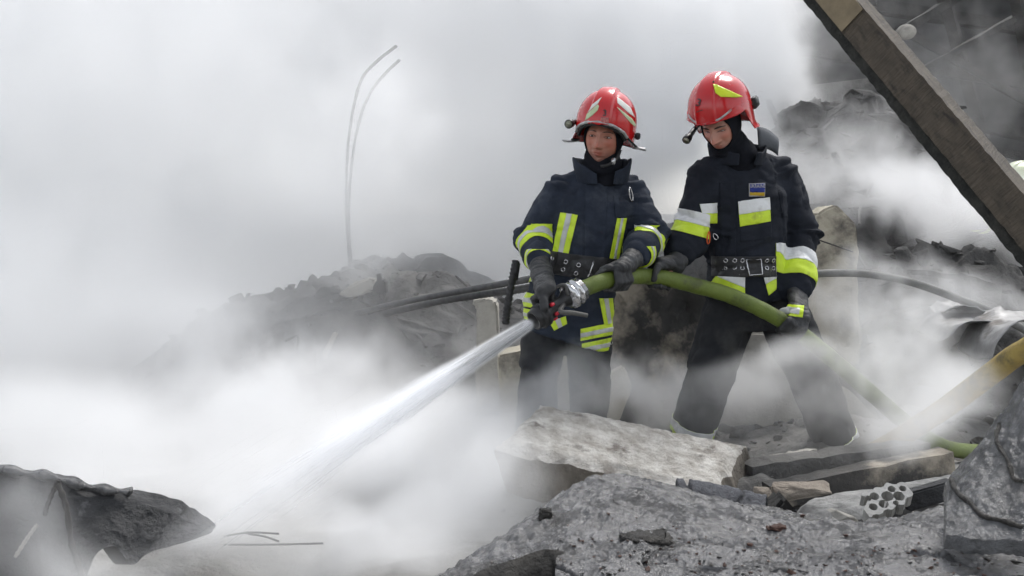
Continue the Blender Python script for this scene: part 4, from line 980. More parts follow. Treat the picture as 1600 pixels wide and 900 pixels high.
def person(name_label, J, S):
    root = thing('person', name_label, 'person', J['ground'], 'firefighters')
    nav = S['cloth']
    up = lambda a, b: (V(J[a]) - V(J[b])).normalized()
    # ---------------- jacket
    bm = bmesh.new(); ell_loft(bm, S['torso'])
    for s in 'RL':
        sh, el, wr = J['sh' + s], J['el' + s], J['wr' + s]; r = S['arm']
        chain(bm, [(sh, r[0]), (V(sh).lerp(V(el), .55), r[1]), (el, r[2]), (V(el).lerp(V(wr), .55), r[3]), (V(el).lerp(V(wr), S.get('cuff' + s, .9)), r[4])], 16)
        capsule(bm, sh, V(sh).lerp(V(J['chest']), .5) + V((0, 0, .02)), r[0] * .95, r[0] * 1.05, 16)
        capsule(bm, V(sh) + V((0, 0, r[0] * .1)), V(J['neck']) + V((0, 0, -.03)), r[0] * .75, .07, 14)
    jk = remesh(bm, .0085, 16)
    segs = [(J['neck'], J['waist']), (J['waist'], J['hem'])] + [(J[a + s], J[b + s]) for s in 'RL' for a, b in (('sh', 'el'), ('el', 'wr'))]
    folds(jk, segs, [.013, .011, .018, .018, .018, .018], S['seed'], .075, .2)
    folds(jk, segs, [.005, .005, .006, .006, .006, .006], S['seed'] + 20, .034, .09)
    S['jk'] = jk
    # ---------------- trousers
    bm = bmesh.new(); ell_loft(bm, S['hips'])
    for s in 'RL':
        h, k, a = J['hip' + s], J['kn' + s], J['an' + s]; r = S['leg']
        chain(bm, [(h, r[0]), (V(h).lerp(V(k), .5), r[1]), (k, r[2]), (V(k).lerp(V(a), .5), r[3]), (a, r[4])], 18)
    tr = remesh(bm, .0095, 8); segs2 = [(J['hip' + s], J['kn' + s]) for s in 'RL'] + [(J['kn' + s], J['an' + s]) for s in 'RL']
    folds(tr, segs2, [.009, .009, .011, .011], S['seed'] + 5, .16, .11); folds(tr, segs2, .005, S['seed'] + 25, .05, .06)
    S['tr'] = tr
    obj('jacket', jk, M[nav], root, free=False); obj('trousers', tr, M['trouser'], root, free=False)
    # ---------------- boots
    for s in 'RL':
        a = V(J['an' + s]); f = V(S['toe' + s]); bm = bmesh.new(); capsule(bm, a + V((0, 0, .12)), a + V((0, 0, -.02)), .06, .055, 14); ball(bm, a + V((0, 0, -.06)) + f * .02, (.05, .055, .045)); capsule(bm, a + V((0, 0, -.065)), a + f * .17 + V((0, 0, -.075)), .05, .044, 14)
        b = remesh(bm, .009, 5); obj('boot', b, M['boot'], root)
    # ---------------- body: one continuous figure under the clothes
    H, hc = S['H'], V(J['head'])
    bm = bmesh.new(); head_mesh(bm, H, hc, S.get('wide', 1))
    nk = V(J['neck']); capsule(bm, hc + H @ V((0, .02, -.06)), nk, .055, .062, 16)
    tb = [(c, w * .72, d * .62, ax, u) for c, w, d, ax, u in S['torso']]; ell_loft(bm, tb, 20, 2.2); capsule(bm, nk, J['chest'], .07, .1, 16)
    for s in 'RL':
        capsule(bm, J['sh' + s], J['chest'], .05, .08, 14); chain(bm, [(J['sh' + s], .05), (J['el' + s], .04), (J['wr' + s], .028)], 12)
        capsule(bm, J['wr' + s], V(J['wr' + s]).lerp(V(J['hand' + s]), .5), .028, .026, 10)
        chain(bm, [(J['hip' + s], .075), (J['kn' + s], .052), (J['an' + s], .04), (V(J['an' + s]) + V(S['toe' + s]) * .1 + V((0, 0, -.06)), .03)], 12)
        capsule(bm, J['hip' + s], J['waist'], .075, .09, 14)
    bd = remesh(bm, .0034, 1, .4); S['bd'] = bd
    finish_body(bd, H, hc, 'body', root, S['skin'], S['stubble']); face_parts(root, bd, H, hc, S['browk'], S['eyes'], S.get('gaze', (0, 0)))
    # ---------------- hood (balaclava): everything of the head and neck but the face opening
    Hi = H.inverted(); fo = S['face']
    def cover(p):
        q = Hi @ (p - hc) / HS
        if q.z < -.19 or q.length > .26: return False
        if q.y > .0: return True
        e = ((q.x - fo[0]) / fo[1]) ** 2 + ((q.z - fo[2]) / (fo[3] if q.z > fo[2] else fo[4])) ** 2
        return e > 1
    obj('hood', local_patch(bd, None, cover, .0075, .006), M['hood'], root)
    bm = bmesh.new(); capsule(bm, hc + H @ V((0, .02, -.085)), nk + V((0, 0, -.02)), .08, .112, 20); ball(bm, hc + H @ V((0, -.015, S['scarf'])), (.058, .062, .03), 20, 12, H); b = remesh(bm, .008, 6); folds(b, [(hc, nk)], .007, S['seed'] + 9, .035, .15); obj('neck_scarf', b, M['hood'], root)
    return root

# ---------------------------------------------------------------- left firefighter
xa = V((1, .06, 0)); z1 = V((0, 0, 1)); sl1 = V((.3, 0, 1))
J1 = dict(ground=P(885, 700, 5.05), head=P(944, 213, 4.96), neck=P(940, 264, 5.02), chest=P(926, 325, 5.04), waist=P(904, 415, 5.04), hem=P(888, 520, 5.05),
          shR=P(876, 299, 5.04), elR=P(835, 372, 5.03), wrR=P(846, 424, 4.76), handR=P(862, 462, 4.6),
          shL=P(985, 301, 5.06), elL=P(1017, 373, 5.0), wrL=P(985, 408, 4.78), handL=P(962, 434, 4.72),
          hipR=P(856, 500, 5.06), knR=P(842, 575, 5.0), anR=P(834, 690, 5.08), hipL=P(920, 500, 5.06), knL=P(922, 590, 5.02), anL=P(920, 695, 5.1))
S1 = dict(seed=3, cloth='navy', arm=(.087, .092, .093, .08, .066), leg=(.115, .112, .1, .1, .098), toeR=V((-.3, -1, 0)).normalized(), toeL=V((.2, -1, 0)).normalized(), cuffR=.78, cuffL=.78,
          torso=[(P(941, 256, 5.02), .08, .075, xa, z1), (P(936, 286, 5.04), .155, .105, xa, z1), (P(928, 318, 5.04), .19, .14, xa, z1), (P(920, 360, 5.04), .185, .15, xa, z1), (P(909, 400, 5.04), .18, .148, xa, z1),
                 (P(904, 420, 5.04), .18, .146, xa, z1), (P(895, 455, 5.05), .2, .158, V((1, .06, -.15)), V((.15, 0, 1))), (P(886, 495, 5.06), .218, .168, V((1, .06, -.3)), sl1), (P(886, 530, 5.06), .212, .162, V((1, .06, -.3)), sl1)],
          hips=[(P(895, 440, 5.05), .15, .12, xa, z1), (P(888, 490, 5.06), .175, .135, xa, z1), (P(888, 525, 5.06), .16, .12, xa, z1)],
          H=frame(17, 5, 8), wide=1.02, skin=skin_mat('weathered_skin', (.45, .225, .16), (.34, .13, .09)), stubble=.34, browk=.8, eyes=.6, gaze=(-.003, -.001), face=(0, .062, -.02, .075, .1), scarf=-.155)
p1 = person('firefighter in navy coat aiming the hose nozzle, left of the pair', J1, S1)
jk, tr = S1['jk'], S1['tr']
# tape on the coat front
def tape3(root, bm, q, w0, w1, mats=('yellow', 'silver'), **k):
    """q = four corners going round; the inner stripe runs from fraction w0 to w1 between side 0-3 and side 1-2"""
    a, b, c, d = [np.array(x, float) for x in q]; inner = [a + (b - a) * w0, a + (b - a) * w1, d + (c - d) * w1, d + (c - d) * w0]
    return strip(root, bm, [[tuple(x) for x in q], [tuple(x) for x in inner]], mats, **k)
tape3(p1, jk, [(876, 332), (903, 336), (887, 402), (862, 396)], .36, .66)
tape3(p1, jk, [(964, 341), (979, 341), (966, 409), (951, 409)], .4, .66, rangeY=(4.8, 5.3))
tape3(p1, jk, [(796, 474), (796, 452), (858, 464), (858, 486)], .3, .62, front=-.1)
tape3(p1, jk, [(796, 493), (796, 477), (852, 488), (852, 506)], .3, .62, front=-.1)
tape3(p1, jk, [(907, 533), (907, 514), (962, 503), (962, 522)], .3, .65, front=-.1)
tape3(p1, jk, [(909, 556), (909, 537), (962, 526), (962, 545)], .3, .65, front=-.1)
tape3(p1, jk, [(936, 466), (957, 466), (960, 504), (944, 508)], .34, .66)
tape3(p1, jk, [(858, 502), (884, 494), (886, 506), (866, 517)], .35, .65)
band(p1, jk, J1['elR'], J1['wrR'], .12, .4, [(.34, .66, 'silver')], 'yellow', poly=[(780, 350), (863, 350), (863, 440), (780, 440)])
band(p1, jk, J1['elR'], J1['wrR'], .62, .74, [(.4, .7, 'silver')], 'yellow', poly=[(800, 390), (866, 390), (866, 450), (800, 450)])
band(p1, jk, J1['elL'], J1['wrL'], .1, .38, [(.34, .66, 'silver')], 'yellow', poly=[(992, 352), (1060, 352), (1060, 430), (992, 430)])
band(p1, jk, J1['elL'], J1['wrL'], .6, .74, [(.4, .7, 'silver')], 'yellow', poly=[(973, 385), (1040, 385), (1040, 440), (973, 440)])
# pocket, placket and yoke seams
obj('chest_pocket', patch(jk, pxplanes([(958, 306), (996, 303), (996, 336), (962, 341)]), .004, .005, .1), M['navy'], p1)
obj('placket', patch(jk, pxplanes([(914, 282), (950, 282), (944, 405), (912, 405)]), .004, .004, .1, (4.7, 5.1)), M['navy'], p1)
def carabiner(root, tree, u, v, hgt, m, tilt=0):
    l, n = hit(tree, u, v); l = l + n * .012; x, y, _ = basis(-n, (0, 0, 1)); pts = []
    for k in range(25):
        t = 2 * math.pi * k / 24; a, b = .009 * math.sin(t) * (1 + .25 * math.cos(t)), -hgt / 2 * math.cos(t)
        pts.append(l + x * (a * math.cos(tilt) - b * math.sin(tilt)) + V((0, 0, 1)) * (a * math.sin(tilt) + b * math.cos(tilt)))
    bm = bmesh.new(); tube(bm, pts, .003, 7); return obj('carabiner', bm, M[m], root)
tj = bvh(jk); carabiner(p1, tj, 983, 305, .062, 'chrome', .25)
# belt
def belt(root, jk, planes, eyes, buckle, m='leather', sub=None):
    b = patch(jk, planes, .006, .006, None); o = obj('belt', b, M[m], root, free=False); t = bvh(b); b.free()
    for u, v in eyes:
        l, n = hit(t, u, v)
        if l is None: continue
        bm = bmesh.new(); x, y, d = basis(n); pts = [l + n * .002 + x * .0085 * math.cos(a) + y * .0085 * math.sin(a) for a in np.linspace(0, 2 * math.pi, 15)]; tube(bm, pts, .0026, 6); obj('eyelet', bm, M['chrome'], o)
    if buckle:
        pts = []
        for u, v in buckle: l, n = hit(t, u, v); l = l if l is not None else P(u, v, 4.9); pts.append(l + (n if n is not None else V((0, -1, 0))) * .009)
        bm = bmesh.new(); tube(bm, pts, .0042, 8); obj('buckle', bm, M['chrome'], o)
    return o
wd_ = V((.12, 0, 1)).normalized()
belt(p1, jk, pxplanes([(860, 380), (964, 380), (964, 450), (856, 450)]) + [(P(900, 431, 5.04), wd_), (P(900, 396, 5.04), -wd_)], [(884, 409), (880, 421), (904, 414), (900, 427), (862, 404)], [(927, 408), (925, 416), (922, 426), (918, 433)])
# collar standing round the neck
def collar(root, c, ax, w, d, hs, lean, m, n=48, th=.012, seed=1):
    """stand-up collar, low and open in front (hs = heights at back, side, front)"""
    bm = bmesh.new(); rows = []; ax = V(ax).normalized(); fw = V((0, 0, 1)).cross(ax).normalized(); nj = 7
    for k in range(n + 1):
        t = R(-72 + 324 * k / n); sn = math.sin(t)       # gap of 36 degrees in front (sin = -1)
        h = hs[1] + (hs[0] - hs[1]) * max(0, sn) + (hs[2] - hs[1]) * max(0, -sn) ** 1.5; w_ = fbm(np.array([[k * .22, seed * 5., 1.]]), 2, seed)[0]
        row = []
        for j in range(nj):
            q = j / (nj - 1); e = 1 + lean * q * q + .10 * w_ * q + .05 * math.sin(q * math.pi)
            row.append(bm.verts.new(V(c) + ax * (w * math.cos(t) * e) + fw * (d * sn * e) + V((0, 0, h * q + .012 * w_ * q - .02 * (1 - q)))))
        rows.append(row)
    for a, b in zip(rows, rows[1:]):
        for j in range(nj - 1): bm.faces.new((a[j], b[j], b[j + 1], a[j + 1]))
    thicken(bm, th); bmesh.ops.subdivide_edges(bm, edges=bm.edges[:], cuts=1, use_grid_fill=True)
    for _ in range(5): bmesh.ops.smooth_vert(bm, verts=bm.verts[:], factor=.5, use_axis_x=True, use_axis_y=True, use_axis_z=True)
    return obj('collar', bm, M[m], root)
collar(p1, P(941, 283, 5.01), xa, .115, .105, (.1, .105, .03), .16, 'navy', seed=2)
# gloves
NZ0, NZ1 = P(893, 461, 4.60), P(833, 502, 4.50); NZD = (NZ1 - NZ0).normalized()
bm = bmesh.new(); hp, hd = hose_at(962); grip(bm, hp, hd, V((.45, -.75, .55)), HR, J1['wrL'], 1, -1, sc=1.18); gauntlet(bm, J1['elL'], J1['wrL'], .056, .046, .07)
b = remesh(bm, .005, 3); folds(b, [(J1['elL'], J1['wrL'])], .004, 31, .03, .06); obj('glove', b, M['glove'], p1)
bm = bmesh.new(); hp = NZ0.lerp(NZ1, .48) + V((-.012, -.0, .022)); grip(bm, hp, NZD, V((-.62, -.25, .7)), .032, J1['wrR'], 1, 1, sc=1.22); gauntlet(bm, J1['elR'], J1['wrR'], .056, .046, .07)
b = remesh(bm, .005, 3); folds(b, [(J1['elR'], J1['wrR'])], .004, 33, .03, .06); obj('glove', b, M['glove'], p1)
# helmet
hel, shw, M4 = build_helmet(1, p1, S1['H'], V(J1['head']) + S1['H'] @ V((0, .012, .056)), 1.08)
obj('visor_edge', (lambda b: (b.transform(M4), b)[1])(helmet_rim(1, -62, 62, .0065, .001, -.003)), M['trim'], hel)
obj('edge_beading', (lambda b: (b.transform(M4), b)[1])(helmet_rim(1, 62, 298, .005, .0, 0)), M['dark'], hel)
bm = helmet_rim(1, -64, 64, .007, -.012, -.012); bm.transform(M4); obj('visor_slot', bm, M['black'], hel)
th_ = bvh(shw)
def stick(poly, m, off=.0012, nm='sticker', par=None, front=.02): 
    b = patch(shw, pxplanes(poly), off, .001, front); return obj(nm, b, M[m], par or hel) if b.faces else None
stick([(914, 189), (917, 178), (934, 163), (936, 166), (934, 172), (926, 180)], 'sticker'); stick([(918, 176), (926, 163), (940, 152), (935, 161)], 'stickerw')
stick([(963, 166), (968, 170), (984, 180), (993, 194), (992, 200), (985, 192), (970, 180)], 'sticker'); stick([(964, 152), (968, 154), (985, 168), (993, 186), (984, 178), (965, 165)], 'stickerw')
obj('helmet_number', text_on(th_, '3', 945, 177, 10, .003), M['black'], hel)
stick([(939, 183), (951, 184), (951, 193), (938, 192)], 'emblem', .0015, 'emblem')
for s in (-1, 1):   # flared grey ear guards
    bm = bmesh.new(); rows = []
    for i in range(10):
        t = i / 9; a = R(88 + 26 * t) * s; row = []
        for j in range(6):
            q = j / 5; rr = .132 + .045 * q; row.append(bm.verts.new(M4 @ V((math.sin(a) * rr, -math.cos(a) * (rr + .016), -.086 - .02 * q * (1 - q * .6) * math.sin(math.pi * t)))))
        rows.append(row)
    for a_, b_ in zip(rows, rows[1:]):
        for j in range(5): bm.faces.new((a_[j], b_[j], b_[j + 1], a_[j + 1]))
    thicken(bm, .005); obj('ear_guard', bm, M['trim'], hel)
torch(hel, M4, (-.128, -.005, -.004), (-.142, -.1, -.02), .017, 'black')
bm = bmesh.new(); box(bm, M4 @ V((.137, .0, -.035)), (.022, .03, .03), S1['H'], .004); obj('side_clip', bm, M['dark'], hel)
bm = bmesh.new(); c0 = V(J1['head']); tube(bm, spline([c0 + S1['H'] @ V(q) for q in ((.088, -.03, -.05), (.078, -.05, -.09), (.05, -.078, -.118), (.02, -.09, -.128))], 16), .007, 8); cs = obj('chin_strap', bm, M['dark'], hel)
bm = bmesh.new(); box(bm, c0 + S1['H'] @ V((.07, -.068, -.1)), (.018, .012, .03), S1['H'], .003); obj('strap_buckle', bm, M['chrome'], hel)
# equipment strap with a short tool at the left hip
bm = bmesh.new(); tube(bm, spline([P(806, 408, 4.98), P(800, 440, 4.95), P(793, 480, 4.95), P(790, 506, 4.96)], 60), [.015 + .004 * (i % 4 < 2) for i in range(60)], 8); obj('rope_lanyard', bm, M['dark'], p1)
bm = bmesh.new(); box(bm, P(806, 424, 4.96), (.03, .03, .09), Matrix.Rotation(.15, 3, 'Y'), .006); obj('lanyard_clip', bm, M['dark'], p1)

# ---------------------------------------------------------------- right firefighter
xb = V((.97, .22, 0)); z2 = V((0, 0, 1))
J2 = dict(ground=P(1195, 705, 5.2), head=P(1127, 194, 5.06), neck=P(1151, 240, 5.16), chest=P(1160, 320, 5.2), waist=P(1167, 412, 5.2), hem=P(1172, 475, 5.21),
          shR=P(1106, 278, 5.13), elR=P(1085, 358, 5.12), wrR=P(1056, 410, 4.98), handR=P(1036, 434, 4.92),
          shL=P(1220, 276, 5.28), elL=P(1249, 372, 5.27), wrL=P(1244, 452, 5.1), handL=P(1238, 495, 4.98),
          hipR=P(1140, 490, 5.22), knR=P(1112, 580, 5.14), anR=P(1085, 668, 5.24), hipL=P(1222, 490, 5.24), knL=P(1272, 590, 5.18), anL=P(1305, 690, 5.28))
S2 = dict(seed=8, cloth='navy2', arm=(.1, .1, .102, .09, .082), leg=(.13, .128, .122, .116, .112), toeR=V((-.5, -1, 0)).normalized(), toeL=V((.35, -1, 0)).normalized(), cuffR=.7, cuffL=.92,
          torso=[(P(1152, 228, 5.16), .085, .08, xb, z2), (P(1154, 256, 5.19), .165, .115, xb, z2), (P(1158, 306, 5.2), .205, .15, xb, z2), (P(1162, 355, 5.2), .2, .158, xb, z2), (P(1165, 400, 5.2), .185, .15, xb, z2), (P(1167, 420, 5.2), .185, .148, xb, z2), (P(1170, 445, 5.21), .205, .16, xb, z2), (P(1172, 470, 5.21), .21, .165, xb, z2)],
          hips=[(P(1172, 440, 5.21), .17, .13, xb, z2), (P(1180, 480, 5.22), .2, .145, xb, z2), (P(1182, 515, 5.22), .19, .13, xb, z2)],
          H=frame(34, 27, -3), wide=.98, skin=skin_mat('fair_skin', (.46, .25, .19), (.42, .2, .15)), stubble=.12, browk=1.15, eyes=.3, gaze=(-.001, -.003), face=(0, .06, -.012, .075, .07), scarf=-.125)
p2 = person('firefighter in dark coat with flag badge, head bowed, holding the hose behind', J2, S2)
jk, tr = S2['jk'], S2['tr']
def tape2(root, bm, q, f=.5, **k):
    """white above, lime below"""
    a, b, c, d = [np.array(x, float) for x in q]; e, g_ = a + (d - a) * f, b + (c - b) * f
    return strip(root, bm, [[tuple(x) for x in q], [tuple(a), tuple(b), tuple(g_), tuple(e)]], ('yellow', 'white'), **k)
tape2(p2, jk, [(1153, 315), (1202, 308), (1204, 346), (1156, 354)], .52, rangeY=(4.9, 5.25))
tape2(p2, jk, [(1093, 319), (1120, 317), (1121, 349), (1101, 349)], .5, front=0)
band(p2, jk, J2['shR'], J2['elR'], .7, 1.14, [(0, .52, 'white')], 'yellow', poly=[(1040, 320), (1109, 326), (1107, 376), (1040, 390)])
band(p2, jk, J2['elR'], J2['wrR'], .5, .64, [], 'yellow', poly=[(1030, 370), (1070, 376), (1070, 420), (1030, 420)])
band(p2, jk, J2['elL'], J2['wrL'], .38, .86, [(0, .5, 'white')], 'yellow', poly=[(1212, 380), (1310, 380), (1310, 470), (1212, 470)])
tape2(p2, jk, [(1128, 420), (1164, 430), (1164, 466), (1112, 440)], .55, rangeY=(4.9, 5.3))
tape2(p2, jk, [(1191, 426), (1213, 418), (1213, 452), (1201, 462)], .5, rangeY=(4.9, 5.3))
# flag badge with lettering
tj = bvh(jk)
bg = obj('flag_badge', patch(jk, pxplanes([(1170, 287), (1195, 286), (1195, 307), (1170, 307)]), .003, .003, .1), M['grey'], p2)
obj('badge_field', patch(jk, pxplanes([(1171, 288), (1194.2, 287), (1194.2, 300.5), (1171, 300.5)]), .005, .002, .1), M['blue'], bg)
obj('badge_field', patch(jk, pxplanes([(1171, 300.7), (1194.2, 300.7), (1194.2, 306), (1171, 306)]), .005, .002, .1), M['badge'], bg)
obj('badge_text', text_on(tj, 'UKRAINE', 1182.6, 291, 5.2, .0065, sx=.82), M['grey'], bg)
obj('chest_pocket', patch(jk, pxplanes([(1152, 313), (1204, 306), (1206, 372), (1157, 378)]), .0015, .002, .1, (4.9, 5.25)), M['navy2'], p2)
obj('placket', patch(jk, pxplanes([(1124, 285), (1148, 285), (1150, 400), (1128, 400)]), .004, .004, .1, (4.8, 5.2)), M['navy2'], p2)
obj('sleeve_patch', patch(jk, pxplanes([(1216, 300), (1248, 290), (1252, 335), (1222, 340)]), .003, .003, .1), M['navy2'], p2)
carabiner(p2, tj, 1104, 372, .055, 'orange', -.1); carabiner(p2, tj, 1118, 366, .03, 'chrome', .6)
wz = V((0, .0, 1))
belt(p2, jk, pxplanes([(1113, 380), (1212, 380), (1213, 450), (1113, 450)]) + [(P(1167, 430, 5.2), wz), (P(1167, 399, 5.2), -wz)], [(u, v) for u in (1134, 1148, 1160, 1198, 1208) for v in (407, 419)], [(1166, 405), (1188, 404), (1191, 428), (1170, 430), (1166, 405)])
collar(p2, P(1152, 254, 5.15), xb, .12, .11, (.1, .085, .03), .16, 'navy2', seed=4)
# raised collar flap at the back of the neck
bm = bmesh.new(); rows = []
for i in range(9):
    t = i / 8; row = []
    for j in range(6):
        q = j / 5; row.append(bm.verts.new(P(1183 + 31 * t + 2 * q, 200 + 18 * t * t + (32 - 8 * t) * q, 5.16 + .05 * t - .02 * math.sin(math.pi * q))))
    rows.append(row)
for a_, b_ in zip(rows, rows[1:]):
    for j in range(5): bm.faces.new((a_[j], b_[j], b_[j + 1], a_[j + 1]))
thicken(bm, .01); obj('collar_flap', bm, M['collar'], p2)
# trouser hems
band(p2, tr, J2['knR'], J2['anR'], .9, 1.12, [(0, .62, 'white')], 'yellow', .17)
band(p2, tr, J2['knL'], J2['anL'], .9, 1.1, [(0, .7, 'white')], 'yellow', .17)
# gloves
bm = bmesh.new(); hp, hd = hose_at(1036); grip(bm, hp, hd, V((.25, .35, .9)), HR, J2['wrR'], -1, -1, sc=1.15); gauntlet(bm, J2['elR'], J2['wrR'], .06, .05, .08)
b = remesh(bm, .005, 3); folds(b, [(J2['elR'], J2['wrR'])], .004, 35, .03, .06); obj('glove', b, M['glove'], p2)
bm = bmesh.new(); hp, hd = hose_at(1236); grip(bm, hp, hd, V((.1, -.55, .8)), HR, J2['wrL'], 1, -1, sc=1.15); gauntlet(bm, J2['elL'], J2['wrL'], .062, .05, .05)
b = remesh(bm, .005, 3); folds(b, [(J2['elL'], J2['wrL'])], .004, 37, .03, .06); gl = obj('glove', b, M['glove'], p2, free=False)
strip(gl, b, [[(1206, 474), (1256, 478), (1254, 496), (1208, 491)], [(1216, 478), (1250, 482), (1248, 491), (1216, 488)]], ('yellow', 'silver'), front=-.2)
# helmet
hel, shw, M4 = build_helmet(2, p2, S2['H'], V(J2['head']) + S2['H'] @ V((0, .022, .062)), 1.13)
obj('visor_edge', (lambda b: (b.transform(M4), b)[1])(helmet_rim(2, -74, 74, .0045, -.001, -.004)), M['trim'], hel)
bm = helmet_rim(2, -74, 74, .006, -.012, -.01); bm.transform(M4); obj('visor_slot', bm, M['black'], hel)
th_ = bvh(shw)
stick([(1114, 132), (1118, 132), (1160, 151), (1150, 152.5), (1126, 151.5), (1117, 145)], 'lime', .003, front=-1)
obj('helmet_number', text_on(th_, '3', 1092, 161, 12, .0035, .1, -.2), M['black'], hel)
obj('helmet_text', text_on(th_, '—', 1093, 173, 8, .0016, 0, .35), M['black'], hel)
bm = bmesh.new(); ball(bm, hit(th_, 1115, 128)[0], .005); obj('sticker_rivet', bm, M['rust'], hel)
bm = bmesh.new(); l, n = hit(th_, 1176, 160); box(bm, (l if l is not None else P(1176, 160, 5.05)) + (n if n is not None else V((1, 0, 0))) * .008, (.03, .05, .05), S2['H'], .006); obj('side_clip', bm, M['black'], hel)
torch(hel, M4, (-.128, -.01, -.07), (-.14, -.105, -.09), .017, 'black')
bm = bmesh.new(); chain(bm, [(M4 @ V((-.114, .045, -.06)), .012), (M4 @ V((-.124, .01, -.066)), .011), (M4 @ V((-.128, -.005, -.07)), .012)], 10); obj('torch_bracket', bm, M['black'], hel)

# ---------------------------------------------------------------- hose, coupling and nozzle
fh = thing('fire_hose', 'charged green fire hose with branch nozzle held by both firefighters', 'fire hose', HP[-1])
bm = bmesh.new(); tube(bm, HP, [HR * (1 + .02 * math.sin(i * .9) + .012 * math.sin(i * 2.3)) for i in range(len(HP))], 24); obj('hose_tube', bm, M['hose'], fh)
def lathe(bm, a, d, prof, n=24, scallop=0):
    x, y, _ = basis(d); rs_ = []
    for t, r in prof:
        rs_.append([bm.verts.new(V(a) + d * t + x * (r * (1 + (scallop if k % 3 == 0 else 0)) * math.cos(2 * math.pi * k / n)) + y * (r * (1 + (scallop if k % 3 == 0 else 0)) * math.sin(2 * math.pi * k / n))) for k in range(n)])
    rings(bm, rs_)
cp = NZ0 - NZD * .035
bm = bmesh.new(); lathe(bm, cp, NZD, [(-.02, .046), (-.02, .05), (.0, .05), (.002, .056), (.016, .056), (.018, .049), (.028, .049), (.03, .057), (.05, .057), (.052, .045), (.062, .04)], 36, .04); obj('coupling', bm, M['chrome'], fh)
nz = NZ0 + NZD * .022
bm = bmesh.new(); lathe(bm, nz, NZD, [(0, .04), (.012, .036), (.03, .026), (.06, .024), (.075, .03), (.09, .032), (.092, .04), (.12, .042), (.124, .046), (.17, .048), (.176, .043), (.19, .043), (.19, .034), (.16, .03)], 32); nzo = obj('nozzle', bm, M['black'], fh)
bm = bmesh.new(); lathe(bm, nz + NZD * .128, NZD, [(0, .046), (0, .051), (.012, .051), (.014, .047), (.024, .047), (.026, .051), (.038, .051), (.038, .046)], 30, .05); obj('pattern_ring', bm, M['dark'], nzo)
for a in (20, 80, 140, 200, 260, 320):
    x, y, _ = basis(NZD); q = x * math.cos(R(a)) + y * math.sin(R(a)); bm = bmesh.new(); box(bm, nz + NZD * .1 + q * .0425, (.018, .012, .02), Matrix((x, y, NZD)).transposed(), .002); obj('red_mark', bm, M['redmark'], nzo)
bm = bmesh.new(); tube(bm, spline([nz + NZD * .05 + V((.02, -.03, .0)), P(876, 487, 4.47), P(895, 489, 4.46), P(918, 493, 4.47)], 20), [.011 - .0025 * abs(i / 10 - 1) for i in range(20)], 8); obj('valve_lever', bm, M['steel'], nzo)
bm = bmesh.new(); x, y, _ = basis(NZD); tube(bm, spline([nz + NZD * .05 - V((.03, 0, 0)), nz + NZD * .03 + V((-.035, -.02, .05)), nz + NZD * .02 + V((.0, -.02, .065)), nz + NZD * .04 + V((.03, -.02, .03))], 20), .007, 8); obj('bail_handle', bm, M['steel'], nzo)

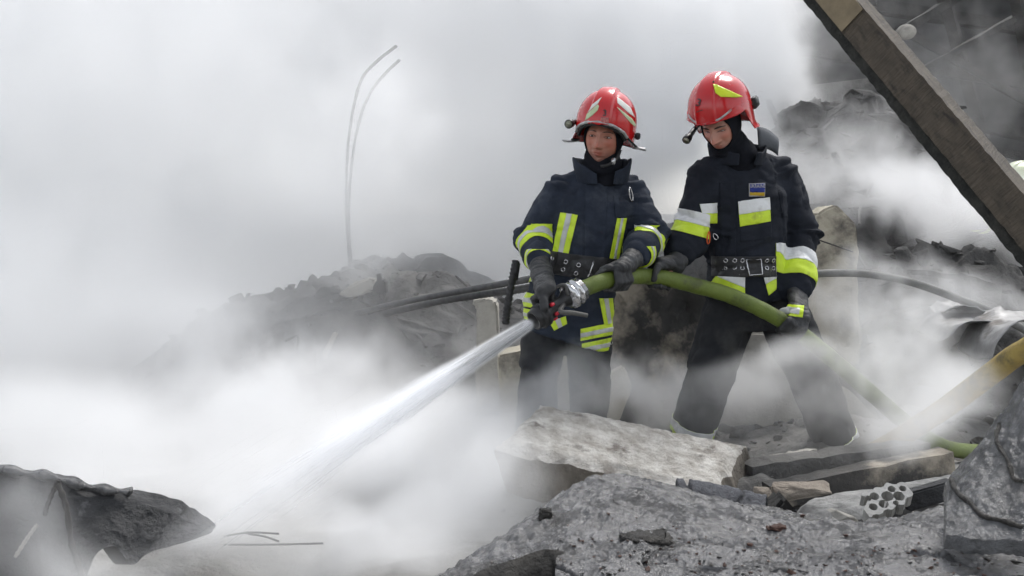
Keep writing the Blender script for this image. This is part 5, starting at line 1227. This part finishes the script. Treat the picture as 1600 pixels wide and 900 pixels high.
# ---------------------------------------------------------------- third firefighter, far right behind the beam
def far_person():
    Y = 8.4; g0 = P(1625, 560, Y); root = thing('person', 'third firefighter in tan coat and pale helmet half hidden behind the beam', 'person', V((g0.x, Y, 0)), 'firefighters')
    hd = P(1594, 296, Y); nk = P(1602, 318, Y); ch = P(1612, 350, Y); wa = P(1622, 405, Y); hp_ = P(1625, 430, Y)
    shR, elR, wrR, shL, elL, wrL = P(1578, 335, Y - .1), P(1548, 352, Y - .25), P(1510, 342, Y - .35), P(1645, 338, Y), P(1650, 375, Y - .25), P(1590, 372, Y - .4)
    lg = [(hp_ + V((s * .1, 0, 0)), hp_ + V((s * .16, -.1, -.42)), V((hp_.x + s * .2, Y + .05, .1))) for s in (-1, 1)]
    tan = mat('tan_fire_coat', (.11, .092, .06), (.17, .145, .1), .9, 8, bump=.4, bscale=120)
    up_ = V((0, 0, 1)); ax = V((.8, .6, 0))
    bm = bmesh.new(); ell_loft(bm, [(nk, .08, .075, ax, up_), (nk + V((.01, 0, -.08)), .17, .11, ax, up_), (ch, .2, .14, ax, up_), (wa, .19, .14, ax, up_), (hp_ + V((0, 0, -.12)), .21, .16, ax, up_)])
    for a, b, c in ((shR, elR, wrR), (shL, elL, wrL)): chain(bm, [(a, .09), (b, .085), (c, .065)], 14); capsule(bm, a, nk, .07, .07)
    jk3 = remesh(bm, .014, 6); folds(jk3, [(nk, hp_), (shR, elR), (elR, wrR)], .009, 51, .07, .2); obj('jacket', jk3, tan, root, free=False)
    for t0, t1 in ((.25, .38), (.5, .62)): obj('reflective_band', patch(jk3, bandplanes(elR, wrR, t0, t1), .004, .004, None, None, lambda c, n: (c - elR.lerp(wrR, .4)).length < .2), M['yellow'], root)
    bm = bmesh.new(); capsule(bm, hp_ + V((-.06, 0, 0)), hp_ + V((.06, 0, 0)), .15, .15)
    for h, k, a in lg: chain(bm, [(h, .12), (k, .1), (a, .095)], 14)
    obj('trousers', remesh(bm, .015, 6), tan, root)
    for h, k, a in lg:
        bm = bmesh.new(); capsule(bm, a + V((0, 0, .05)), a + V((0, 0, -.05)), .06, .055); capsule(bm, a + V((0, 0, -.06)), a + V((-.12, -.1, -.07)), .05, .042); obj('boot', remesh(bm, .012, 4), M['boot'], root)
    Hh = frame(65, 15, 0); bm = bmesh.new(); head_mesh(bm, Hh, hd); capsule(bm, hd + V((0, .02, -.06)), nk, .055, .065); capsule(bm, nk, hp_, .1, .12)
    for a, b, c in ((shR, elR, wrR), (shL, elL, wrL)): capsule(bm, nk, a, .06, .05); chain(bm, [(a, .05), (b, .04), (c, .03)])
    for h, k, a in lg: chain(bm, [(hp_, .1), (h, .075), (k, .05), (a, .04)])
    finish_body(remesh(bm, .008, 2, .4), Hh, hd, 'body', root, S2['skin'], .1)
    for w, e in ((wrR, elR), (wrL, elL)):
        bm = bmesh.new(); d = (w - e).normalized(); grip(bm, w + d * .08, V((0, .3, 1)), -d, .02, w, 1, 1); obj('glove', remesh(bm, .008, 2), M['glove'], root)
    M4 = Matrix.Translation(hd + Hh @ V((0, .01, .05))) @ Hh.to_4x4() @ Matrix.Scale(1.1, 4)
    b = helmet_shell(1); thicken(b, .004); b.transform(M4); obj('helmet', b, mat('pale_yellow_helmet', (.5, .55, .34), (.58, .62, .42), .3, 5, coat=.3), root)
far_person()

# ================================================================== WATER AND SMOKE
class G:
    """small writer for geometry-node fields"""
    def __init__(s, name):
        s.t = bpy.data.node_groups.new(name, 'GeometryNodeTree'); s.t.interface.new_socket('Geometry', in_out='INPUT', socket_type='NodeSocketGeometry'); s.t.interface.new_socket('Geometry', in_out='OUTPUT', socket_type='NodeSocketGeometry')
    def n(s, typ, **k):
        x = s.t.nodes.new(typ)
        for a, b in k.items(): setattr(x, a, b)
        return x
    def put(s, sock, val):
        if isinstance(val, bpy.types.NodeSocket): s.t.links.new(val, sock)
        else: sock.default_value = val
    def m(s, op, a, b=0., c=None, clamp=False):
        x = s.n('ShaderNodeMath', operation=op, use_clamp=clamp); s.put(x.inputs[0], a); s.put(x.inputs[1], b)
        if c is not None: s.put(x.inputs[2], c)
        return x.outputs[0]
    def v(s, op, a, b=(0, 0, 0), c=None):
        x = s.n('ShaderNodeVectorMath', operation=op); s.put(x.inputs[0], a); s.put(x.inputs[1], b)
        if c is not None: s.put(x.inputs[2], c)
        return x.outputs['Value'] if op in ('DOT_PRODUCT', 'LENGTH') else x.outputs[0]
    def noise(s, p, scale, detail=4, rough=.55, col=False):
        x = s.n('ShaderNodeTexNoise'); s.put(x.inputs['Vector'], p); x.inputs['Scale'].default_value = scale; x.inputs['Detail'].default_value = detail; x.inputs['Roughness'].default_value = rough
        return x.outputs['Color'] if col else x.outputs[0]
    def step(s, x, a, b):
        r = s.n('ShaderNodeMapRange', interpolation_type='SMOOTHSTEP'); s.put(r.inputs[0], x); r.inputs[1].default_value = a; r.inputs[2].default_value = b; return r.outputs[0]
    def puffs(s, p, lst):
        acc = None
        for c, r, amp in lst:
            inv = V((1 / r[0], 1 / r[1], 1 / r[2])); q = s.v('MULTIPLY_ADD', p, inv, V((-c[0] * inv.x, -c[1] * inv.y, -c[2] * inv.z)))
            d = s.m('SUBTRACT', 1., s.v('DOT_PRODUCT', q, q), clamp=True); d = s.m('MULTIPLY', d, d); acc = s.m('MULTIPLY', d, amp) if acc is None else s.m('MULTIPLY_ADD', d, amp, acc)
        return acc
    def cube(s, dens, lo, hi, res, material):
        vc = s.n('GeometryNodeVolumeCube'); s.put(vc.inputs['Density'], dens); vc.inputs['Min'].default_value = lo; vc.inputs['Max'].default_value = hi
        for k, a in enumerate('XYZ'): vc.inputs['Resolution ' + a].default_value = res[k]
        sm = s.n('GeometryNodeSetMaterial'); s.t.links.new(vc.outputs[0], sm.inputs[0]); sm.inputs['Material'].default_value = material
        go = s.n('NodeGroupOutput'); s.t.links.new(sm.outputs[0], go.inputs[0])
def volume_object(name, tree):
    o = bpy.data.objects.new(name, bpy.data.volumes.new(name)); COL.objects.link(o); md = o.modifiers.new('cloud', 'NODES'); md.node_group = tree; return o
def vol_mat(name, col, aniso):
    m = bpy.data.materials.new(name); m.use_nodes = True; t = m.node_tree; t.nodes.clear(); o = t.nodes.new('ShaderNodeOutputMaterial'); p = t.nodes.new('ShaderNodeVolumePrincipled'); t.links.new(p.outputs[0], o.inputs['Volume'])
    p.inputs['Color'].default_value = (*col, 1); p.inputs['Density'].default_value = 1; p.inputs['Anisotropy'].default_value = aniso; return m

# ---- the jet from the nozzle
JA, JB = NZ1 + NZD * .02, P(150, 940, 2.95); JD = (JB - JA).normalized(); JL = (JB - JA).length; jx, jy, _ = basis(JD)
jet = thing('water_jet', 'white jet of water shooting from the nozzle to the lower left', 'water', JA, kind='stuff')
rs = random.Random(77); bm = bmesh.new()
def jr(t): return .022 + .085 * t ** 1.1       # jet radius along its run
for k in range(520):
    a = rs.uniform(0, 2 * math.pi); q = math.sqrt(rs.random()); t0 = rs.random() ** 2.6 * .7; ln = rs.uniform(.05, .2) * (1 - .4 * t0)
    if k < 150: t0 = rs.random() * .06; ln = rs.uniform(.08, .26)
    pts = []; r0 = rs.uniform(.0012, .003) * (1 - .55 * t0)
    for j in range(5):
        t = min(1, t0 + ln * j / 4); rr = q * jr(t) * .95; sag = -.05 * t * t
        pts.append(JA + JD * (t * JL) + jx * (rr * math.cos(a)) + jy * (rr * math.sin(a)) + V((0, 0, sag)))
    tube(bm, pts, [r0 * f for f in (.25, .8, 1, .75, .2)], 4)
wm, nt_, pb = nodes('water_streak'); pb.inputs['Base Color'].default_value = (.82, .86, .9, 1); pb.inputs['Roughness'].default_value = .25; pb.inputs['Alpha'].default_value = .1; pb.inputs['Transmission Weight'].default_value = .3
o = obj('water_streaks', bm, wm, jet); o['kind'] = 'stuff'
g = G('spray'); pos = g.n('GeometryNodeInputPosition').outputs[0]; sx = g.n('ShaderNodeSeparateXYZ'); g.put(sx.inputs[0], pos)
x_ = sx.outputs[0]; t_ = g.m('DIVIDE', x_, JL); rad = g.m('ADD', .029, g.m('MULTIPLY', g.m('POWER', g.m('MAXIMUM', t_, 0.), 1.1), .115))
rr_ = g.v('LENGTH', g.v('MULTIPLY', pos, (0, 1, 1))); q_ = g.m('DIVIDE', rr_, rad); prof = g.m('POWER', g.m('SUBTRACT', 1., q_, clamp=True), 1.7)
wv = g.v('DIVIDE', g.v('MULTIPLY', pos, (0, 1, 1)), (1, 1, 1)); sc_ = g.n('ShaderNodeCombineXYZ'); g.put(sc_.inputs[0], g.m('MULTIPLY', x_, 1.3)); yy = g.n('ShaderNodeSeparateXYZ'); g.put(yy.inputs[0], pos)
g.put(sc_.inputs[1], g.m('DIVIDE', yy.outputs[1], rad)); g.put(sc_.inputs[2], g.m('DIVIDE', yy.outputs[2], rad))
st = g.step(g.noise(sc_.outputs[0], 2.3, 4, .6), .34, .66)
fall = g.m('DIVIDE', 1., g.m('ADD', .018, g.m('MULTIPLY', rad, 2.6)))
dn_ = g.m('MULTIPLY', g.m('MULTIPLY', prof, g.m('ADD', .35, g.m('MULTIPLY', st, 1.3))), g.m('MULTIPLY', fall, g.m('MULTIPLY', g.m('POWER', g.m('SUBTRACT', 1.06, t_, clamp=True), 2.3), 34.)))
dn_ = g.m('MULTIPLY', dn_, g.step(x_, -.01, .01))
g.cube(dn_, (-.02, -.15, -.15), (JL, .15, .15), (220, 40, 40), vol_mat('water_spray', (.985, .99, 1), .2))
spv = volume_object('spray_mist', g.t); spv.parent = jet; spv['kind'] = 'stuff'; spv.rotation_euler = Matrix((JD, jx, jy)).transposed().to_euler()

# ---- the smoke
if True:
    def E(u, v, Y, ru, rv, rY, amp):
        c = P(u, v, Y); return (c, (ru * Y / FPX, rY, rv * Y / FPX), amp)
    smooth = [E(150, 0, 10.0, 1000, 560, 1.8, 2.8), E(150, 500, 9.6, 900, 420, 1.6, 2.0), E(800, 0, 10.0, 600, 400, 1.7, 2.8), E(860, 330, 9.4, 420, 330, 1.5, 1.7),
              E(300, 200, 6.8, 800, 380, .8, .7), E(60, 520, 6.3, 620, 250, 1.3, 1.6), E(430, 690, 5.4, 640, 170, 1.0, 2.4), E(330, 740, 4.5, 560, 180, .7, 2.4), E(660, 740, 4.5, 310, 130, .5, 3.0), E(560, 840, 3.9, 380, 160, .45, 6.0), E(220, 905, 3.05, 320, 100, .22, 3.4), E(60, 620, 5.0, 420, 130, .7, 2.0),
              E(520, 540, 6.5, 460, 140, .7, .6), E(1440, 590, 4.8, 220, 130, .3, 1.5), E(1210, 640, 4.66, 300, 130, .22, 1.3), E(890, 640, 4.68, 220, 90, .22, 1.6), E(570, 280, 7.1, 160, 220, .3, 3.6), E(960, 200, 9.2, 200, 260, .8, 1.6)]
    wisp = [E(500, 560, 6.3, 560, 130, .8, 2.0), E(300, 640, 5.2, 620, 170, .6, 2.2), E(400, 760, 4.4, 560, 170, .5, 3.2), E(680, 690, 4.5, 300, 140, .4, 5.0), E(1040, 100, 9.2, 330, 330, 1.4, 3.4), E(1180, 80, 9.8, 190, 220, 1.2, 1.9), E(1250, 270, 8.4, 280, 120, .8, 2.2), E(1430, 310, 7.4, 330, 110, .8, 3.0), E(1440, 560, 4.95, 240, 140, .5, 4.8), E(1500, 460, 6.3, 260, 110, .6, 3.5),
            E(1200, 590, 4.66, 290, 120, .24, 2.0), E(900, 600, 4.7, 240, 120, .25, 4.2), E(1050, 580, 5.35, 260, 150, .22, 4.5), E(1450, 130, 11.2, 460, 260, .9, .45), E(1420, 690, 4.35, 260, 80, .3, 3.5), E(1480, 640, 4.05, 200, 90, .25, 4.0), E(1600, 350, 7.7, 260, 100, .4, 2.4), E(720, 740, 4.0, 190, 90, .35, 3.6), E(1310, 440, 6.0, 110, 140, .2, 5.0), E(1215, 525, 4.76, 130, 70, .14, 6.0), E(1520, 690, 3.7, 200, 60, .3, 3.0), E(1350, 200, 8.0, 260, 120, .5, .8)]
    smoke_mat = vol_mat('smoke', (.995, .997, 1), .3)
    def smoke_field(nm, lo, hi, res, label):
        g = G(nm); pos = g.n('GeometryNodeInputPosition').outputs[0]
        w1 = g.v('SUBTRACT', g.noise(pos, .9, 2, .5, True), (.5, .5, .5)); w2 = g.v('SUBTRACT', g.noise(pos, 3.4, 3, .55, True), (.5, .5, .5))
        wp = g.v('ADD', pos, g.v('ADD', g.v('MULTIPLY', w1, (1.0, 1.0, 1.0)), g.v('MULTIPLY', w2, (.3, .3, .3))))
        n1 = g.noise(g.v('MULTIPLY', wp, (1, 1, .85)), 2.6, 9, .68)
        nn = g.m('MULTIPLY_ADD', g.m('SUBTRACT', n1, .5), 3.6, .5, clamp=True)
        ds = g.m('MULTIPLY', g.puffs(wp, smooth), g.m('MULTIPLY_ADD', nn, 1.5, .25))
        cover = g.puffs(wp, [(c, r, 1.5) for c, r, a in wisp])
        dw = g.m('MULTIPLY', g.puffs(wp, wisp), g.step(g.m('MULTIPLY', nn, g.m('MINIMUM', cover, 1.25)), .22, .68))
        g.cube(g.m('ADD', ds, dw), lo, hi, res, smoke_mat)
        tag(volume_object('smoke', g.t), label, 'smoke', kind='stuff')
    smoke_field('near_smoke', (-3.6, 2.8, -.35), (3.6, 7.2, 2.9), (206, 126, 93), 'white steam drifting low around the firefighters and the jet')
    smoke_field('far_smoke', (-5.8, 7.2, -.35), (5.8, 12.4, 4.1), (194, 87, 75), 'thick pale smoke rising behind the firefighters and the mounds')
